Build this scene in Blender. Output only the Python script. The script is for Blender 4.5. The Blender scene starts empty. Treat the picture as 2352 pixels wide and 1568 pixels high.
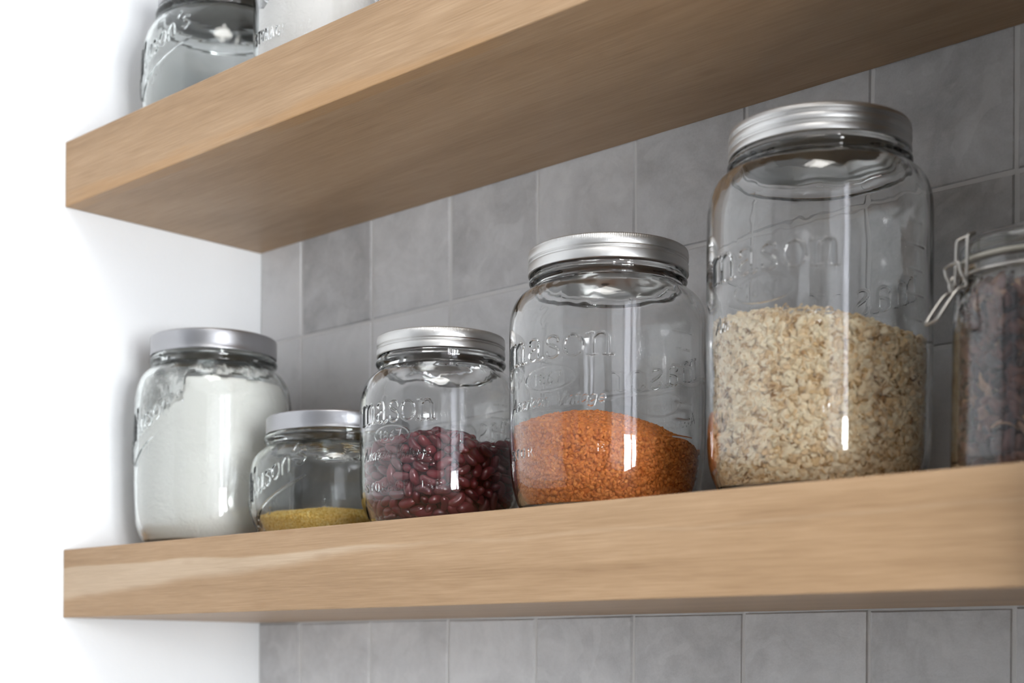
import bpy, math, random
import numpy as np
from mathutils import Vector, Matrix, Quaternion

random.seed(7)
rng = np.random.default_rng(7)
scene = bpy.context.scene
C = scene.collection
PI = math.pi
Z0 = 1.30                      # height of the measuring level above the kitchen floor
SHELF_D = 0.2108               # shelf depth
UP_BOT, UP_TOP = Z0 + 0.36555, Z0 + 0.42143
LO_BOT, LO_TOP = Z0 + 0.01308, Z0 + 0.07145
TILE_X0, TILE_Z0 = 0.06325, Z0 + 0.27727

BEAN_DATA = (
"239,387,294,3,97,-6,25;448,-6,96,9,72,-68,-4;-124,423,125,46,44,51,-58;232,-380,92,90,-32,-10,27;-158,-420,98,14,24,91,32;-405,-194,213,11,80,-58,10;3"
"50,274,93,45,-8,-21,86;225,-394,391,88,-10,19,43;-405,184,97,26,-50,76,-33;166,-340,487,22,0,10,-97;-377,30,486,71,8,-6,-70;-254,173,572,70,-43,-30,50"
";-92,-471,328,20,6,-77,-60;336,374,149,77,6,-55,31;-180,329,490,15,-23,85,-44;332,-307,94,29,78,54,14;-49,480,224,7,68,72,10;-346,-279,98,81,40,-16,-4"
"0;198,398,144,95,18,-18,-16;395,-243,108,73,38,-50,-27;250,446,166,72,-61,33,-10;363,270,269,55,38,73,17;-444,75,266,16,64,62,43;110,-431,171,9,5,-43,"
"-90;-318,344,108,88,-2,35,-32;215,-439,139,11,-95,-29,-6;260,374,96,3,-48,-87,-5;421,-146,106,4,-63,64,-43;-238,-385,125,8,91,-7,41;-312,2,571,31,-42,"
"-70,49;40,-370,493,3,-2,81,58;-274,-388,180,40,76,33,39;414,179,117,41,-56,32,-65;389,-217,175,86,-22,-18,43;130,389,496,53,63,-51,-26;39,441,96,74,68"
",-1,-3;401,296,138,85,25,-12,-45;384,-319,175,43,25,86,3;61,-463,111,57,18,-64,-48;-128,-280,570,81,-58,2,-2;-372,290,205,8,-4,-99,-12;131,-445,108,20"
",-49,54,-65;-221,383,95,75,62,16,16;295,343,201,85,-12,-16,-49;157,-487,184,36,-92,-17,-4;-167,409,201,52,78,-2,35;279,-356,328,8,-45,89,7;-452,120,13"
"2,44,-13,-40,80;-305,-256,501,19,21,26,-92;74,438,427,49,59,33,-56;-336,-355,134,34,21,20,90;-358,265,125,64,-11,-56,-51;-413,-199,103,51,37,-62,-46;-"
"34,-443,97,97,24,-5,-6;66,496,144,13,-13,87,46;-367,-79,502,5,-64,-70,-31;-219,-230,595,40,-59,-69,-14;391,-191,485,66,62,39,-17;377,265,193,2,-17,-90"
",39;-46,-491,138,12,-4,14,98;-131,-442,220,23,-13,94,-23;-443,60,181,26,58,36,68;8,509,186,21,2,96,-21;-175,262,571,44,28,-38,-76;470,86,121,43,68,-57"
",-19;-274,351,163,14,26,-93,-20;352,-123,491,44,-71,-48,26;410,320,209,12,-39,-65,64;208,-421,218,22,-47,-31,80;151,469,131,75,47,-24,40;-50,456,139,3"
"2,-72,-11,61;-10,445,293,66,-72,-20,-8;269,-402,201,84,-27,12,-45;294,-366,147,41,53,47,57;-391,-263,155,39,-76,-52,2;462,194,156,78,-14,26,-55;-218,-"
"457,159,62,-37,41,56;515,56,213,51,-39,64,41;303,390,246,59,59,54,12;-323,189,490,22,-43,77,-41;-138,-489,162,57,-65,-8,-49;337,-358,202,66,29,-17,-67"
";-192,452,139,18,-21,87,-41;-321,-351,199,48,26,-33,-77;270,-260,491,37,-25,44,-78;452,-256,200,43,-25,82,-28;-487,-13,201,88,38,-1,28;-430,-99,113,11"
",-65,-46,59;278,252,511,24,-48,-75,-39;314,-22,568,48,14,-18,-85;-374,-307,203,20,-46,86,-8;-422,140,397,73,42,25,48;103,-443,240,13,-16,59,-78;-422,2"
"51,261,68,64,-33,-12;-227,-468,265,28,-22,-92,-12;449,54,244,50,-64,-42,41;-411,292,147,52,-72,-35,30;65,485,250,51,-18,30,-78;426,-155,226,36,30,-88,"
"10;439,255,264,12,-83,49,22;379,-249,235,11,30,-89,-34;464,114,185,94,34,5,2;222,-89,660,24,-66,67,26;408,192,221,74,52,5,-43;-50,-447,393,8,-27,-62,7"
"4;-107,482,178,40,46,-69,39;137,461,211,63,76,-16,7;452,-90,148,41,-6,-88,-22;279,-353,255,50,70,48,17;-476,-75,153,71,-53,-30,35;22,-466,186,29,-28,-"
"41,82;-435,-118,270,61,41,9,67;-42,-475,262,67,-4,8,74;47,439,166,80,58,1,-14;470,-182,152,67,49,32,45;-369,356,216,38,-57,-35,-63;-451,19,98,65,-51,4"
"1,-39;-432,187,156,46,-4,42,78;-501,22,152,74,1,26,-62;-240,-11,641,39,-69,55,-26;94,-511,244,79,-57,-10,18;-120,370,547,77,-46,-10,-42;-235,-420,220,"
"49,-82,-11,27;-192,407,283,9,-9,-25,-96;206,398,213,8,15,82,-54;383,100,490,26,2,13,96;174,-410,288,23,-95,-14,14;-352,-382,255,39,-9,8,91;394,-350,26"
"2,50,77,33,23;355,-79,571,56,63,53,-8;-485,-68,238,82,-52,-20,14;470,167,252,95,1,32,-5;498,-151,238,61,-14,-29,-73;488,45,305,24,-97,-7,2;-411,333,29"
"8,60,-3,75,-28;-525,9,255,45,-55,48,-52;341,391,313,45,-16,10,88;-70,297,570,46,87,16,7;173,-311,567,62,19,-26,72;-322,395,251,70,-22,-41,-54;85,472,3"
"13,47,61,50,40;-470,-124,205,14,25,-81,-52;-123,-507,253,8,22,14,96;-110,-258,639,4,-10,94,31;-506,124,252,29,-68,-65,-16;295,-435,265,80,49,29,17;377"
",357,262,32,77,-50,24;441,120,312,32,43,-7,-84;402,-34,491,95,-16,7,-24;-205,469,222,22,-43,3,-88;346,167,534,13,-34,-33,-87;507,-16,169,60,-54,-56,-1"
"8;-330,300,257,36,-14,12,-92;-419,224,202,99,-14,-2,-10;64,372,513,42,11,90,-10;-85,-438,171,28,-10,49,82;423,-114,499,41,-53,-67,-32;351,-315,301,38,"
"-16,25,88;12,-467,295,43,-39,-81,11;-19,517,286,22,-34,-82,-39;-27,-514,205,26,-94,4,-20;-252,370,243,7,-81,-21,55;94,-311,573,75,40,28,45;104,-488,30"
"4,90,-22,7,-37;-483,31,301,7,84,-52,-9;185,-481,278,51,34,-48,62;-444,36,353,66,-24,-19,69;-457,-199,159,30,61,69,26;239,463,250,61,71,-31,-14;425,135"
",390,43,-74,26,-44;321,-417,326,85,-38,7,36;-489,162,411,66,-18,-9,-73;511,113,292,62,32,63,-34;354,-376,374,91,-36,-3,18;-500,-170,284,71,33,-54,-31;"
"-350,-290,274,14,19,94,26;-275,429,176,90,-31,-17,24;10,405,535,65,-7,-54,-52;-437,-289,230,54,-67,16,-48;-147,-416,280,58,73,-33,14;148,270,567,20,3,"
"9,97;422,-262,284,12,-3,-99,3;-55,367,490,81,58,0,3;-125,507,258,79,59,-12,12;458,-43,207,40,26,71,52;-258,-364,263,15,9,82,55;401,220,434,75,-31,37,4"
"5;-343,-169,521,49,-12,84,21;168,-422,526,83,46,-27,-18;-270,-198,571,12,44,-88,-15;-256,458,360,28,54,-62,49;261,454,325,19,26,94,-6;-177,-354,489,10"
",-98,-14,8;-346,376,358,33,-90,14,26;152,-185,637,26,-3,9,-96;-11,459,562,80,34,47,16;472,-230,324,52,-10,-21,-82;-324,314,360,32,-64,-57,-41;-453,147"
",330,3,29,94,-19;-302,-342,338,20,28,54,-77;-129,442,326,50,-57,12,64;-148,-112,699,8,55,83,6;497,70,372,91,32,-24,-9;483,206,309,82,-16,14,-54;-174,4"
"99,311,54,-78,-30,-13;-428,105,469,30,38,-9,-87;-489,155,202,56,33,3,-76;138,431,378,12,80,2,59;-331,-297,381,23,-79,16,-55;-45,-523,327,86,-48,-15,-5"
";491,-17,265,93,34,16,1;127,-424,355,15,6,61,-78;415,-300,374,47,-24,57,63;419,-164,312,51,-50,-58,40;-416,188,471,49,82,-2,30;306,367,371,8,86,50,0;3"
"81,-260,420,89,-43,-16,5;-384,244,329,18,73,65,-11;-66,454,349,51,-52,8,68;-503,-108,329,56,7,-72,-40;-252,-443,366,50,27,35,-74;49,-512,370,8,-64,-23"
",73;317,-326,394,41,89,18,-2;512,-17,330,53,8,-36,76;-510,102,359,20,-71,66,-13;144,-507,364,96,-23,1,13;162,486,342,64,63,-26,-36;-343,-98,572,37,-84"
",-36,-17;326,313,319,43,87,-22,-4;-260,356,442,51,60,-33,51;-508,138,485,77,14,30,55;-476,232,304,74,-21,-63,11;-205,-136,642,33,27,52,74;35,500,346,1"
"0,77,-58,26;438,40,418,70,18,-68,10;134,475,278,62,36,-49,-49;230,-456,350,17,-65,-26,69;131,-392,581,3,-16,61,78;443,163,449,37,75,48,-28;248,-268,56"
"4,1,-85,-46,-24;214,400,354,13,12,68,-71;372,208,575,11,-30,-56,-76;486,-85,282,57,-79,22,6;-286,-407,318,4,-24,97,-1;-462,-213,247,26,37,86,-22;166,-"
"470,418,23,91,-34,-10;314,-325,462,74,30,10,59;-453,-252,325,58,25,-9,77;-196,-449,320,75,-2,18,-64;-409,290,368,96,-19,-18,-11;-38,-524,420,3,-26,-16"
",-95;-107,-376,520,18,11,-88,-42;-387,-210,301,26,-51,-34,74;-180,-420,455,22,28,-82,44;-1,452,414,58,11,81,3;487,-127,326,51,-73,45,8;396,-227,360,29"
",2,67,-69;-390,-359,312,73,-54,15,-40;-139,483,412,89,-13,32,-30;-59,522,367,6,10,-40,-91;276,-453,423,49,-80,-8,35;-404,-315,365,64,0,18,75;-263,-317"
",614,6,30,-95,0;-115,-514,389,25,-95,12,12;252,209,574,50,87,0,2;244,-379,470,66,-38,-56,33;-179,-461,378,41,-8,32,-85;478,-230,406,55,-62,-53,17;422,"
"289,340,11,72,-68,1;-384,243,429,5,30,-60,-74;-50,502,432,76,42,9,49;497,176,371,58,8,22,78;38,515,425,18,61,56,-53;-462,252,431,69,-46,-3,55;-310,-39"
"6,383,16,92,15,31;360,-260,505,34,-1,-79,50;221,311,487,12,-4,-23,96;490,111,446,90,-17,23,33;462,257,438,52,-16,-71,45;445,-51,384,62,-21,-6,-75;107,"
"-467,512,17,-80,56,-9;-285,434,289,47,47,-68,31;-447,-153,336,40,-86,-3,31;395,25,530,48,81,-31,-13;57,317,577,33,1,42,-85;357,280,381,80,-4,17,-57;-4"
"58,-2,414,32,34,67,57;51,-440,391,60,-73,-22,-24;399,-336,449,86,32,-18,36;-212,-480,438,96,-16,-5,-20;-299,78,598,22,66,53,-49;267,65,641,99,16,0,0;-"
"479,45,477,15,-93,16,-28;-6,-323,574,84,-43,9,-33;14,-185,699,21,-6,9,-97;482,-170,483,29,30,-86,29;447,-158,375,30,-1,-53,79;385,-154,549,13,97,-19,-"
"7;-529,-18,335,46,54,-21,-67;-114,213,637,5,3,-97,-23;530,-36,396,25,69,40,55;149,-336,629,58,77,5,25;501,-114,407,51,-23,-77,31;-404,25,544,38,50,-52"
",-58;407,338,393,28,-31,-44,79;359,257,488,9,42,78,-45;252,143,634,24,32,-89,21;-174,5,705,75,-17,6,64;361,-348,504,0,-59,-71,-39;172,160,665,64,43,-6"
"3,-9;-112,-205,683,97,-13,-16,-10;-451,-74,361,38,16,54,73;-45,524,551,85,-19,-48,-11;11,-300,627,14,0,-90,42;-305,-309,538,76,-49,-42,-3;404,-296,550"
",28,-44,-84,13;-209,408,364,50,-27,-31,-77;-315,309,471,30,27,84,-36;-202,474,396,42,7,-85,32;-404,316,439,9,72,58,-37;-526,-1,449,25,64,26,-68;191,41"
"1,447,83,-1,47,-30;-381,-232,392,46,36,78,23;147,454,532,30,-3,-10,95;98,-517,450,40,82,25,-32;458,199,507,85,-31,6,43;-398,-311,432,11,2,94,33;285,29"
"8,591,0,54,-80,24;-270,-423,492,71,45,-8,53;209,274,616,22,-76,-57,24;-313,409,429,34,48,68,-43;-254,-320,495,22,-41,74,-48;-429,-152,416,58,-51,-63,7"
";446,-240,492,34,4,-93,12;116,-138,713,81,56,12,-15;-200,421,502,18,15,-63,-74;-369,374,470,9,76,10,-64;393,321,458,79,15,-31,51;-443,-61,484,60,-3,16"
",-78;38,-464,454,41,40,-16,-81;-246,323,542,49,13,44,74;303,-182,568,92,18,6,-35;-436,109,543,57,-77,-25,-14;-97,-441,456,44,33,30,-78;-505,-63,410,29"
",-85,-24,-37;-353,242,520,16,78,-53,29;-352,-393,434,57,-75,12,-31;-511,139,555,48,38,-67,-42;-46,-481,478,4,41,-83,38;514,41,464,44,-29,69,49;-168,41"
"8,436,22,-97,-4,-1;499,138,502,16,66,-67,31;-205,-488,506,61,-76,9,-19;187,-480,479,36,7,-12,-92;223,472,389,3,96,-27,-8;518,107,597,46,45,60,48;17,-5"
"07,508,38,6,15,-91;-417,-300,500,24,-1,68,70;-445,-56,570,42,65,4,63;-452,227,512,14,13,-8,-98;-366,-384,504,41,6,58,70;154,-476,564,46,8,-30,83;-280,"
"253,548,52,-68,26,44;252,-11,653,83,35,-12,42;-494,47,537,14,-97,7,-19;-482,-220,402,70,47,-29,-44;6,-425,521,6,14,-11,-98;-112,506,484,74,-9,58,31;10"
"3,510,412,13,-77,-27,-56;-85,433,499,54,-23,50,64;295,406,428,16,-2,43,-89;-93,455,580,56,64,46,-24;442,268,526,24,32,91,-11;-271,452,490,23,20,-94,-1"
"7;-364,-217,574,45,67,-32,50;99,-294,650,62,-52,-18,56;332,352,437,68,-68,-22,16;-282,333,598,14,-9,18,97;393,114,563,85,12,20,-47;239,-474,575,65,-60"
",22,40;-417,304,522,1,-25,70,-67;306,88,576,20,-76,-61,-9;338,330,517,28,-18,74,-58;-328,320,538,15,61,-76,19;-275,-370,562,44,87,-6,22;6,-403,606,11,"
"32,-9,94;-343,-275,573,75,-37,-48,-26;-359,158,553,44,-87,6,-21;-119,-455,522,10,16,94,-28;484,-15,480,78,-19,55,-24;-87,-348,600,41,90,-14,-8;456,112"
",586,60,43,-60,-30;364,-382,594,49,9,-82,-27;352,276,555,23,-94,-24,10;373,67,614,89,-32,-18,29;-126,-431,581,82,-24,-13,50;-355,387,560,22,88,40,-12;"
"-499,-124,435,76,41,43,-28;300,-430,482,13,29,-93,16;215,384,504,81,42,41,-4;172,498,470,31,-7,-94,15;-205,126,637,12,32,-92,-20;-404,-234,462,44,29,8"
"3,-15;-186,114,699,1,-28,-94,17;270,457,476,75,38,-53,9;50,-524,566,17,-95,2,27;4,296,633,2,8,-48,-88;491,-109,513,50,-61,-4,62;60,522,523,5,-38,-29,-"
"88;238,-322,613,34,44,61,57;310,384,491,89,-27,-16,32;-505,-49,517,27,-84,-47,-6;-458,226,572,65,-8,-25,71;-16,496,488,51,7,13,-85;233,-385,561,78,-14"
",20,57;-473,-203,470,62,29,-41,-60;-264,436,552,26,51,-79,-20;-32,-500,553,39,18,-16,-89;-49,-415,566,58,9,-47,-66;474,-167,597,17,-96,2,24;-488,-158,"
"523,33,69,62,19;-215,459,598,40,-77,44,22;60,227,636,96,24,-1,-12;521,-50,546,73,-19,20,63;315,-385,530,32,40,83,24;-133,508,593,14,22,-94,23;497,41,5"
"52,23,-5,16,96;-60,389,611,1,5,64,-77;-399,282,582,12,76,-55,-34;465,-26,579,6,52,-64,-56;-446,-233,550,84,1,-15,53;-371,-342,569,88,43,-16,13;-420,-1"
"52,507,32,-64,-68,16;419,245,607,10,65,-62,44;-195,-329,559,18,-16,-46,85;-374,-14,597,36,-55,75,-4;-406,175,607,28,-35,65,-61;159,506,571,82,-52,24,1"
";420,-117,592,7,-26,30,-91;68,417,575,10,64,-51,56;-523,-80,574,40,53,42,62;196,406,590,41,-47,-58,52;-183,492,514,48,-38,51,60;60,-465,598,64,-51,25,"
"52;395,348,586,55,76,-23,-24;-216,273,620,68,-64,-36,9;54,504,599,2,92,-28,-26;-292,-440,569,85,-39,34,-11;-509,23,593,45,-14,-45,76;-413,-126,592,90,"
"23,-34,12;-367,108,609,3,-60,79,12;-32,-499,615,87,-17,-16,43;291,-415,598,15,-66,60,-43;306,400,567,22,-1,-75,-62;133,316,619,92,27,19,20;-201,-440,5"
"51,64,-37,7,67;482,200,593,74,27,51,-34;-452,73,601,47,-10,0,88;452,-222,562,16,-95,5,26;-67,-332,660,72,65,-20,-15;-472,-177,598,18,-18,23,94;-422,-2"
"73,602,81,-9,-32,49;-400,245,645,81,-52,-12,26;302,-56,627,7,46,-86,-20;409,2,599,44,-28,47,-71;222,-209,608,33,24,-16,-90;-202,-408,602,2,-26,86,-44;"
"359,-321,621,24,0,-40,-89;-116,-516,571,52,42,53,-52;316,-291,575,25,-80,-55,3;-306,-145,608,91,-36,-4,20;-213,378,566,86,12,42,-26;243,453,567,63,-40"
",66,-8;356,-211,618,91,13,-4,-39;121,-515,616,84,54,3,10;136,392,574,52,39,23,73;451,-261,614,27,-70,-62,-22;237,333,548,93,-5,16,34;-488,188,622,58,-"
"46,-54,40;-163,377,599,47,-63,-45,42"
)

# ------------------------------------------------------------------ helpers
def link(name, me, mat=None, parent=None):
    o = bpy.data.objects.new(name, me)
    C.objects.link(o)
    if mat is not None:
        for m in (mat if isinstance(mat, (list, tuple)) else [mat]):
            me.materials.append(m)
    if parent is not None:
        o.parent = parent
    return o

def tag(o, label, cat, group=None, kind=None):
    o['label'] = label
    o['category'] = cat
    if group: o['group'] = group
    if kind: o['kind'] = kind
    return o

def struct(o, label=None):
    o['kind'] = 'structure'
    if label: o['label'] = label
    return o

def empty(name, loc, label, cat, group=None):
    o = bpy.data.objects.new(name, None)
    C.objects.link(o)
    o.location = loc
    o.empty_display_size = 0.03
    return tag(o, label, cat, group)

def np_mesh(name, verts, quads=None, tris=None, smooth=True, col=None):
    """a mesh from arrays, fast"""
    me = bpy.data.meshes.new(name)
    verts = np.asarray(verts, dtype=np.float32)
    idx, starts, totals, n = [], [], [], 0
    for arr, k in ((quads, 4), (tris, 3)):
        if arr is None or len(arr) == 0: continue
        arr = np.asarray(arr, dtype=np.int32)
        idx.append(arr.ravel())
        starts.append(n + np.arange(len(arr), dtype=np.int32) * k)
        totals.append(np.full(len(arr), k, dtype=np.int32))
        n += arr.size
    idx = np.concatenate(idx); starts = np.concatenate(starts); totals = np.concatenate(totals)
    me.vertices.add(len(verts)); me.vertices.foreach_set('co', verts.ravel())
    me.loops.add(len(idx)); me.loops.foreach_set('vertex_index', idx)
    me.polygons.add(len(starts)); me.polygons.foreach_set('loop_start', starts)
    me.polygons.foreach_set('loop_total', totals)
    me.polygons.foreach_set('use_smooth', np.full(len(starts), smooth))
    me.update(calc_edges=True)
    me.validate()
    if col is not None:
        at = me.attributes.new('tone', 'FLOAT', 'POINT')
        at.data.foreach_set('value', np.asarray(col, dtype=np.float32))
    return me

def box_arrays(x0, x1, y0, y1, z0, z1):
    v = [(x, y, z) for z in (z0, z1) for y in (y0, y1) for x in (x0, x1)]
    f = [(0, 2, 3, 1), (4, 5, 7, 6), (0, 1, 5, 4), (2, 6, 7, 3), (0, 4, 6, 2), (1, 3, 7, 5)]
    return v, f

def box(name, x0, x1, y0, y1, z0, z1, mat, parent=None, bevel=0.0):
    v, f = box_arrays(x0, x1, y0, y1, z0, z1)
    me = bpy.data.meshes.new(name); me.from_pydata(v, [], f)
    o = link(name, me, mat, parent)
    if bevel:
        m = o.modifiers.new('edge', 'BEVEL'); m.width = bevel; m.segments = 3
    return o

def boxes(name, items, mat, parent=None):
    vs, fs = [], []
    for b in items:
        v, f = box_arrays(*b); n = len(vs)
        vs += v; fs += [tuple(n + i for i in q) for q in f]
    me = bpy.data.meshes.new(name); me.from_pydata(vs, [], fs)
    return link(name, me, mat, parent)

def catmull(pts, n=8):
    p = np.asarray(pts, float)
    if len(p) < 3: return p
    q = np.vstack([2 * p[0] - p[1], p, 2 * p[-1] - p[-2]])
    out = []
    t = np.linspace(0, 1, n, endpoint=False)[:, None]
    for i in range(len(p) - 1):
        a, b, c, d = q[i], q[i + 1], q[i + 2], q[i + 3]
        out.append(0.5 * (2 * b + (c - a) * t + (2 * a - 5 * b + 4 * c - d) * t ** 2 + (3 * b - a - 3 * c + d) * t ** 3))
    out.append(p[-1:])
    return np.vstack(out)

def chaikin(pts, n=2):
    p = np.asarray(pts, float)
    for _ in range(n):
        a = p[:-1] * .75 + p[1:] * .25; b = p[:-1] * .25 + p[1:] * .75
        m = np.empty((2 * len(a), p.shape[1])); m[0::2] = a; m[1::2] = b
        p = np.vstack([p[:1], m, p[-1:]])
    return p

def resample(p, step):
    """step: function(z) -> spacing"""
    d = np.hypot(*np.diff(p, axis=0).T); s = np.concatenate([[0], np.cumsum(d)])
    fine = np.linspace(0, s[-1], int(s[-1] / 0.05) + 2)
    z = np.interp(fine, s, p[:, 1]); r = np.interp(fine, s, p[:, 0])
    w = np.concatenate([[0], np.cumsum(np.diff(fine) / np.array([step(v) for v in z[1:]]))])
    k = np.linspace(0, w[-1], int(w[-1]) + 2)
    f2 = np.interp(k, w, fine)
    return np.stack([np.interp(f2, fine, r), np.interp(f2, fine, z)], -1)

def lathe_arrays(prof, phis, rfun=None):
    """prof (n,2) in mm, closed round; returns verts (m) and quads"""
    n, m = len(prof), len(phis)
    R = np.repeat(prof[:, 0][:, None], m, 1)
    Zz = np.repeat(prof[:, 1][:, None], m, 1)
    P = np.repeat(phis[None], n, 0)
    if rfun is not None: R, Zz = rfun(R, Zz, P)
    V = np.stack([R * np.cos(P), R * np.sin(P), Zz], -1).reshape(-1, 3) * 0.001
    i = np.arange(n - 1)[:, None]; j = np.arange(m)[None]; j2 = (j + 1) % m
    Q = np.stack([i * m + j, i * m + j2, (i + 1) * m + j2, (i + 1) * m + j], -1).reshape(-1, 4)
    return V, Q

def lathe(name, prof, mat, parent=None, seg=128, rfun=None):
    phis = np.linspace(-PI, PI, seg, endpoint=False)
    V, Q = lathe_arrays(np.asarray(prof, float), phis, rfun)
    return link(name, np_mesh(name, V, Q), mat, parent)

def tube(name, pts, rad, mat, parent=None, seg=10, closed=False, n=8):
    p = np.asarray(pts, float)
    if closed: p = np.vstack([p, p[:1]])
    p = catmull(p, n) if len(p) > 2 else p
    vs, fs = [], []
    up = Vector((0, 0, 1)); prev = None
    for k in range(len(p)):
        t = Vector(p[min(k + 1, len(p) - 1)] - p[max(k - 1, 0)]).normalized()
        a = t.cross(prev if prev is not None else (up if abs(t.z) < .9 else Vector((1, 0, 0))))
        a.normalize(); b = a.cross(t).normalized() if prev is None else t.cross(a).normalized()
        b = t.cross(a).normalized(); prev = -b if False else prev
        for i in range(seg):
            an = 2 * PI * i / seg
            vs.append(Vector(p[k]) + a * math.cos(an) * rad + b * math.sin(an) * rad)
    for k in range(len(p) - 1):
        for i in range(seg):
            j = (i + 1) % seg
            fs.append((k * seg + i, k * seg + j, (k + 1) * seg + j, (k + 1) * seg + i))
    fs.append(tuple(range(seg))[::-1]); fs.append(tuple((len(p) - 1) * seg + i for i in range(seg)))
    me = bpy.data.meshes.new(name); me.from_pydata([tuple(v) for v in vs], [], fs)
    for q in me.polygons: q.use_smooth = True
    return link(name, me, mat, parent)

def vnoise(x, y, seed=0):
    """smooth 2-D value noise, vectorised"""
    xi, yi = np.floor(x).astype(int), np.floor(y).astype(int)
    xf, yf = x - xi, y - yi
    def h(a, b):
        k = (a * 374761393 + b * 668265263 + seed * 69069) & 0x7fffffff
        k = ((k ^ (k >> 13)) * 1274126177) & 0x7fffffff
        return ((k ^ (k >> 16)) & 0xffff) / 65535.0
    u, v = xf * xf * (3 - 2 * xf), yf * yf * (3 - 2 * yf)
    return (h(xi, yi) * (1 - u) + h(xi + 1, yi) * u) * (1 - v) + (h(xi, yi + 1) * (1 - u) + h(xi + 1, yi + 1) * u) * v

def sstep(a, b, x):
    t = np.clip((x - a) / (b - a), 0, 1)
    return t * t * (3 - 2 * t)

# ------------------------------------------------------------------ materials
def new_mat(name):
    m = bpy.data.materials.new(name); m.use_nodes = True
    nt = m.node_tree; nt.nodes.clear()
    out = nt.nodes.new('ShaderNodeOutputMaterial')
    return m, nt, out

def N(nt, typ, **kw):
    n = nt.nodes.new(typ)
    for k, v in kw.items():
        if k in n.inputs: n.inputs[k].default_value = v
        else: setattr(n, k, v)
    return n

def principled(nt, out, color=(.8, .8, .8), rough=.5, metal=0.0, spec=0.5):
    b = nt.nodes.new('ShaderNodeBsdfPrincipled')
    b.inputs['Base Color'].default_value = (*color, 1)
    b.inputs['Roughness'].default_value = rough
    b.inputs['Metallic'].default_value = metal
    b.inputs['Specular IOR Level'].default_value = spec
    nt.links.new(b.outputs[0], out.inputs['Surface'])
    return b

def ramp(nt, fac, stops):
    r = nt.nodes.new('ShaderNodeValToRGB')
    e = r.color_ramp.elements
    while len(e) > 1: e.remove(e[-1])
    e[0].position = stops[0][0]; e[0].color = (*stops[0][1], 1)
    for p, c in stops[1:]:
        k = e.new(p); k.color = (*c, 1)
    nt.links.new(fac, r.inputs[0])
    return r

def math_node(nt, op, a, b=None, c=None):
    n = nt.nodes.new('ShaderNodeMath'); n.operation = op
    for i, v in enumerate((a, b, c)):
        if v is None: continue
        if isinstance(v, (int, float)): n.inputs[i].default_value = v
        else: nt.links.new(v, n.inputs[i])
    return n.outputs[0]

def mix_col(nt, fac, a, b, mode='MIX'):
    n = nt.nodes.new('ShaderNodeMix'); n.data_type = 'RGBA'; n.blend_type = mode
    for sock, v in ((n.inputs[0], fac), (n.inputs[6], a), (n.inputs[7], b)):
        if isinstance(v, (int, float)): sock.default_value = v
        elif isinstance(v, tuple): sock.default_value = (*v, 1)
        else: nt.links.new(v, sock)
    return n.outputs[2]

def coords(nt, scale=(1, 1, 1), loc=(0, 0, 0)):
    tc = nt.nodes.new('ShaderNodeTexCoord'); mp = nt.nodes.new('ShaderNodeMapping')
    mp.inputs['Scale'].default_value = scale; mp.inputs['Location'].default_value = loc
    nt.links.new(tc.outputs['Object'], mp.inputs[0])
    return mp.outputs[0]

def noise(nt, vec, scale, detail=4, rough=.55, dist=0.0):
    n = N(nt, 'ShaderNodeTexNoise', Scale=scale, Detail=detail, Roughness=rough, Distortion=dist)
    nt.links.new(vec, n.inputs['Vector'])
    return n.outputs[0]

def bump(nt, height, strength, dist, target):
    b = N(nt, 'ShaderNodeBump', Strength=strength, Distance=dist)
    nt.links.new(height, b.inputs['Height'])
    nt.links.new(b.outputs[0], target.inputs['Normal'])

def mat_plaster(name, col):
    m, nt, out = new_mat(name)
    b = principled(nt, out, col, .75, spec=.25)
    v = coords(nt)
    h = noise(nt, v, 260, 5, .6)
    bump(nt, h, .25, .0012, b)
    return m

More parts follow.
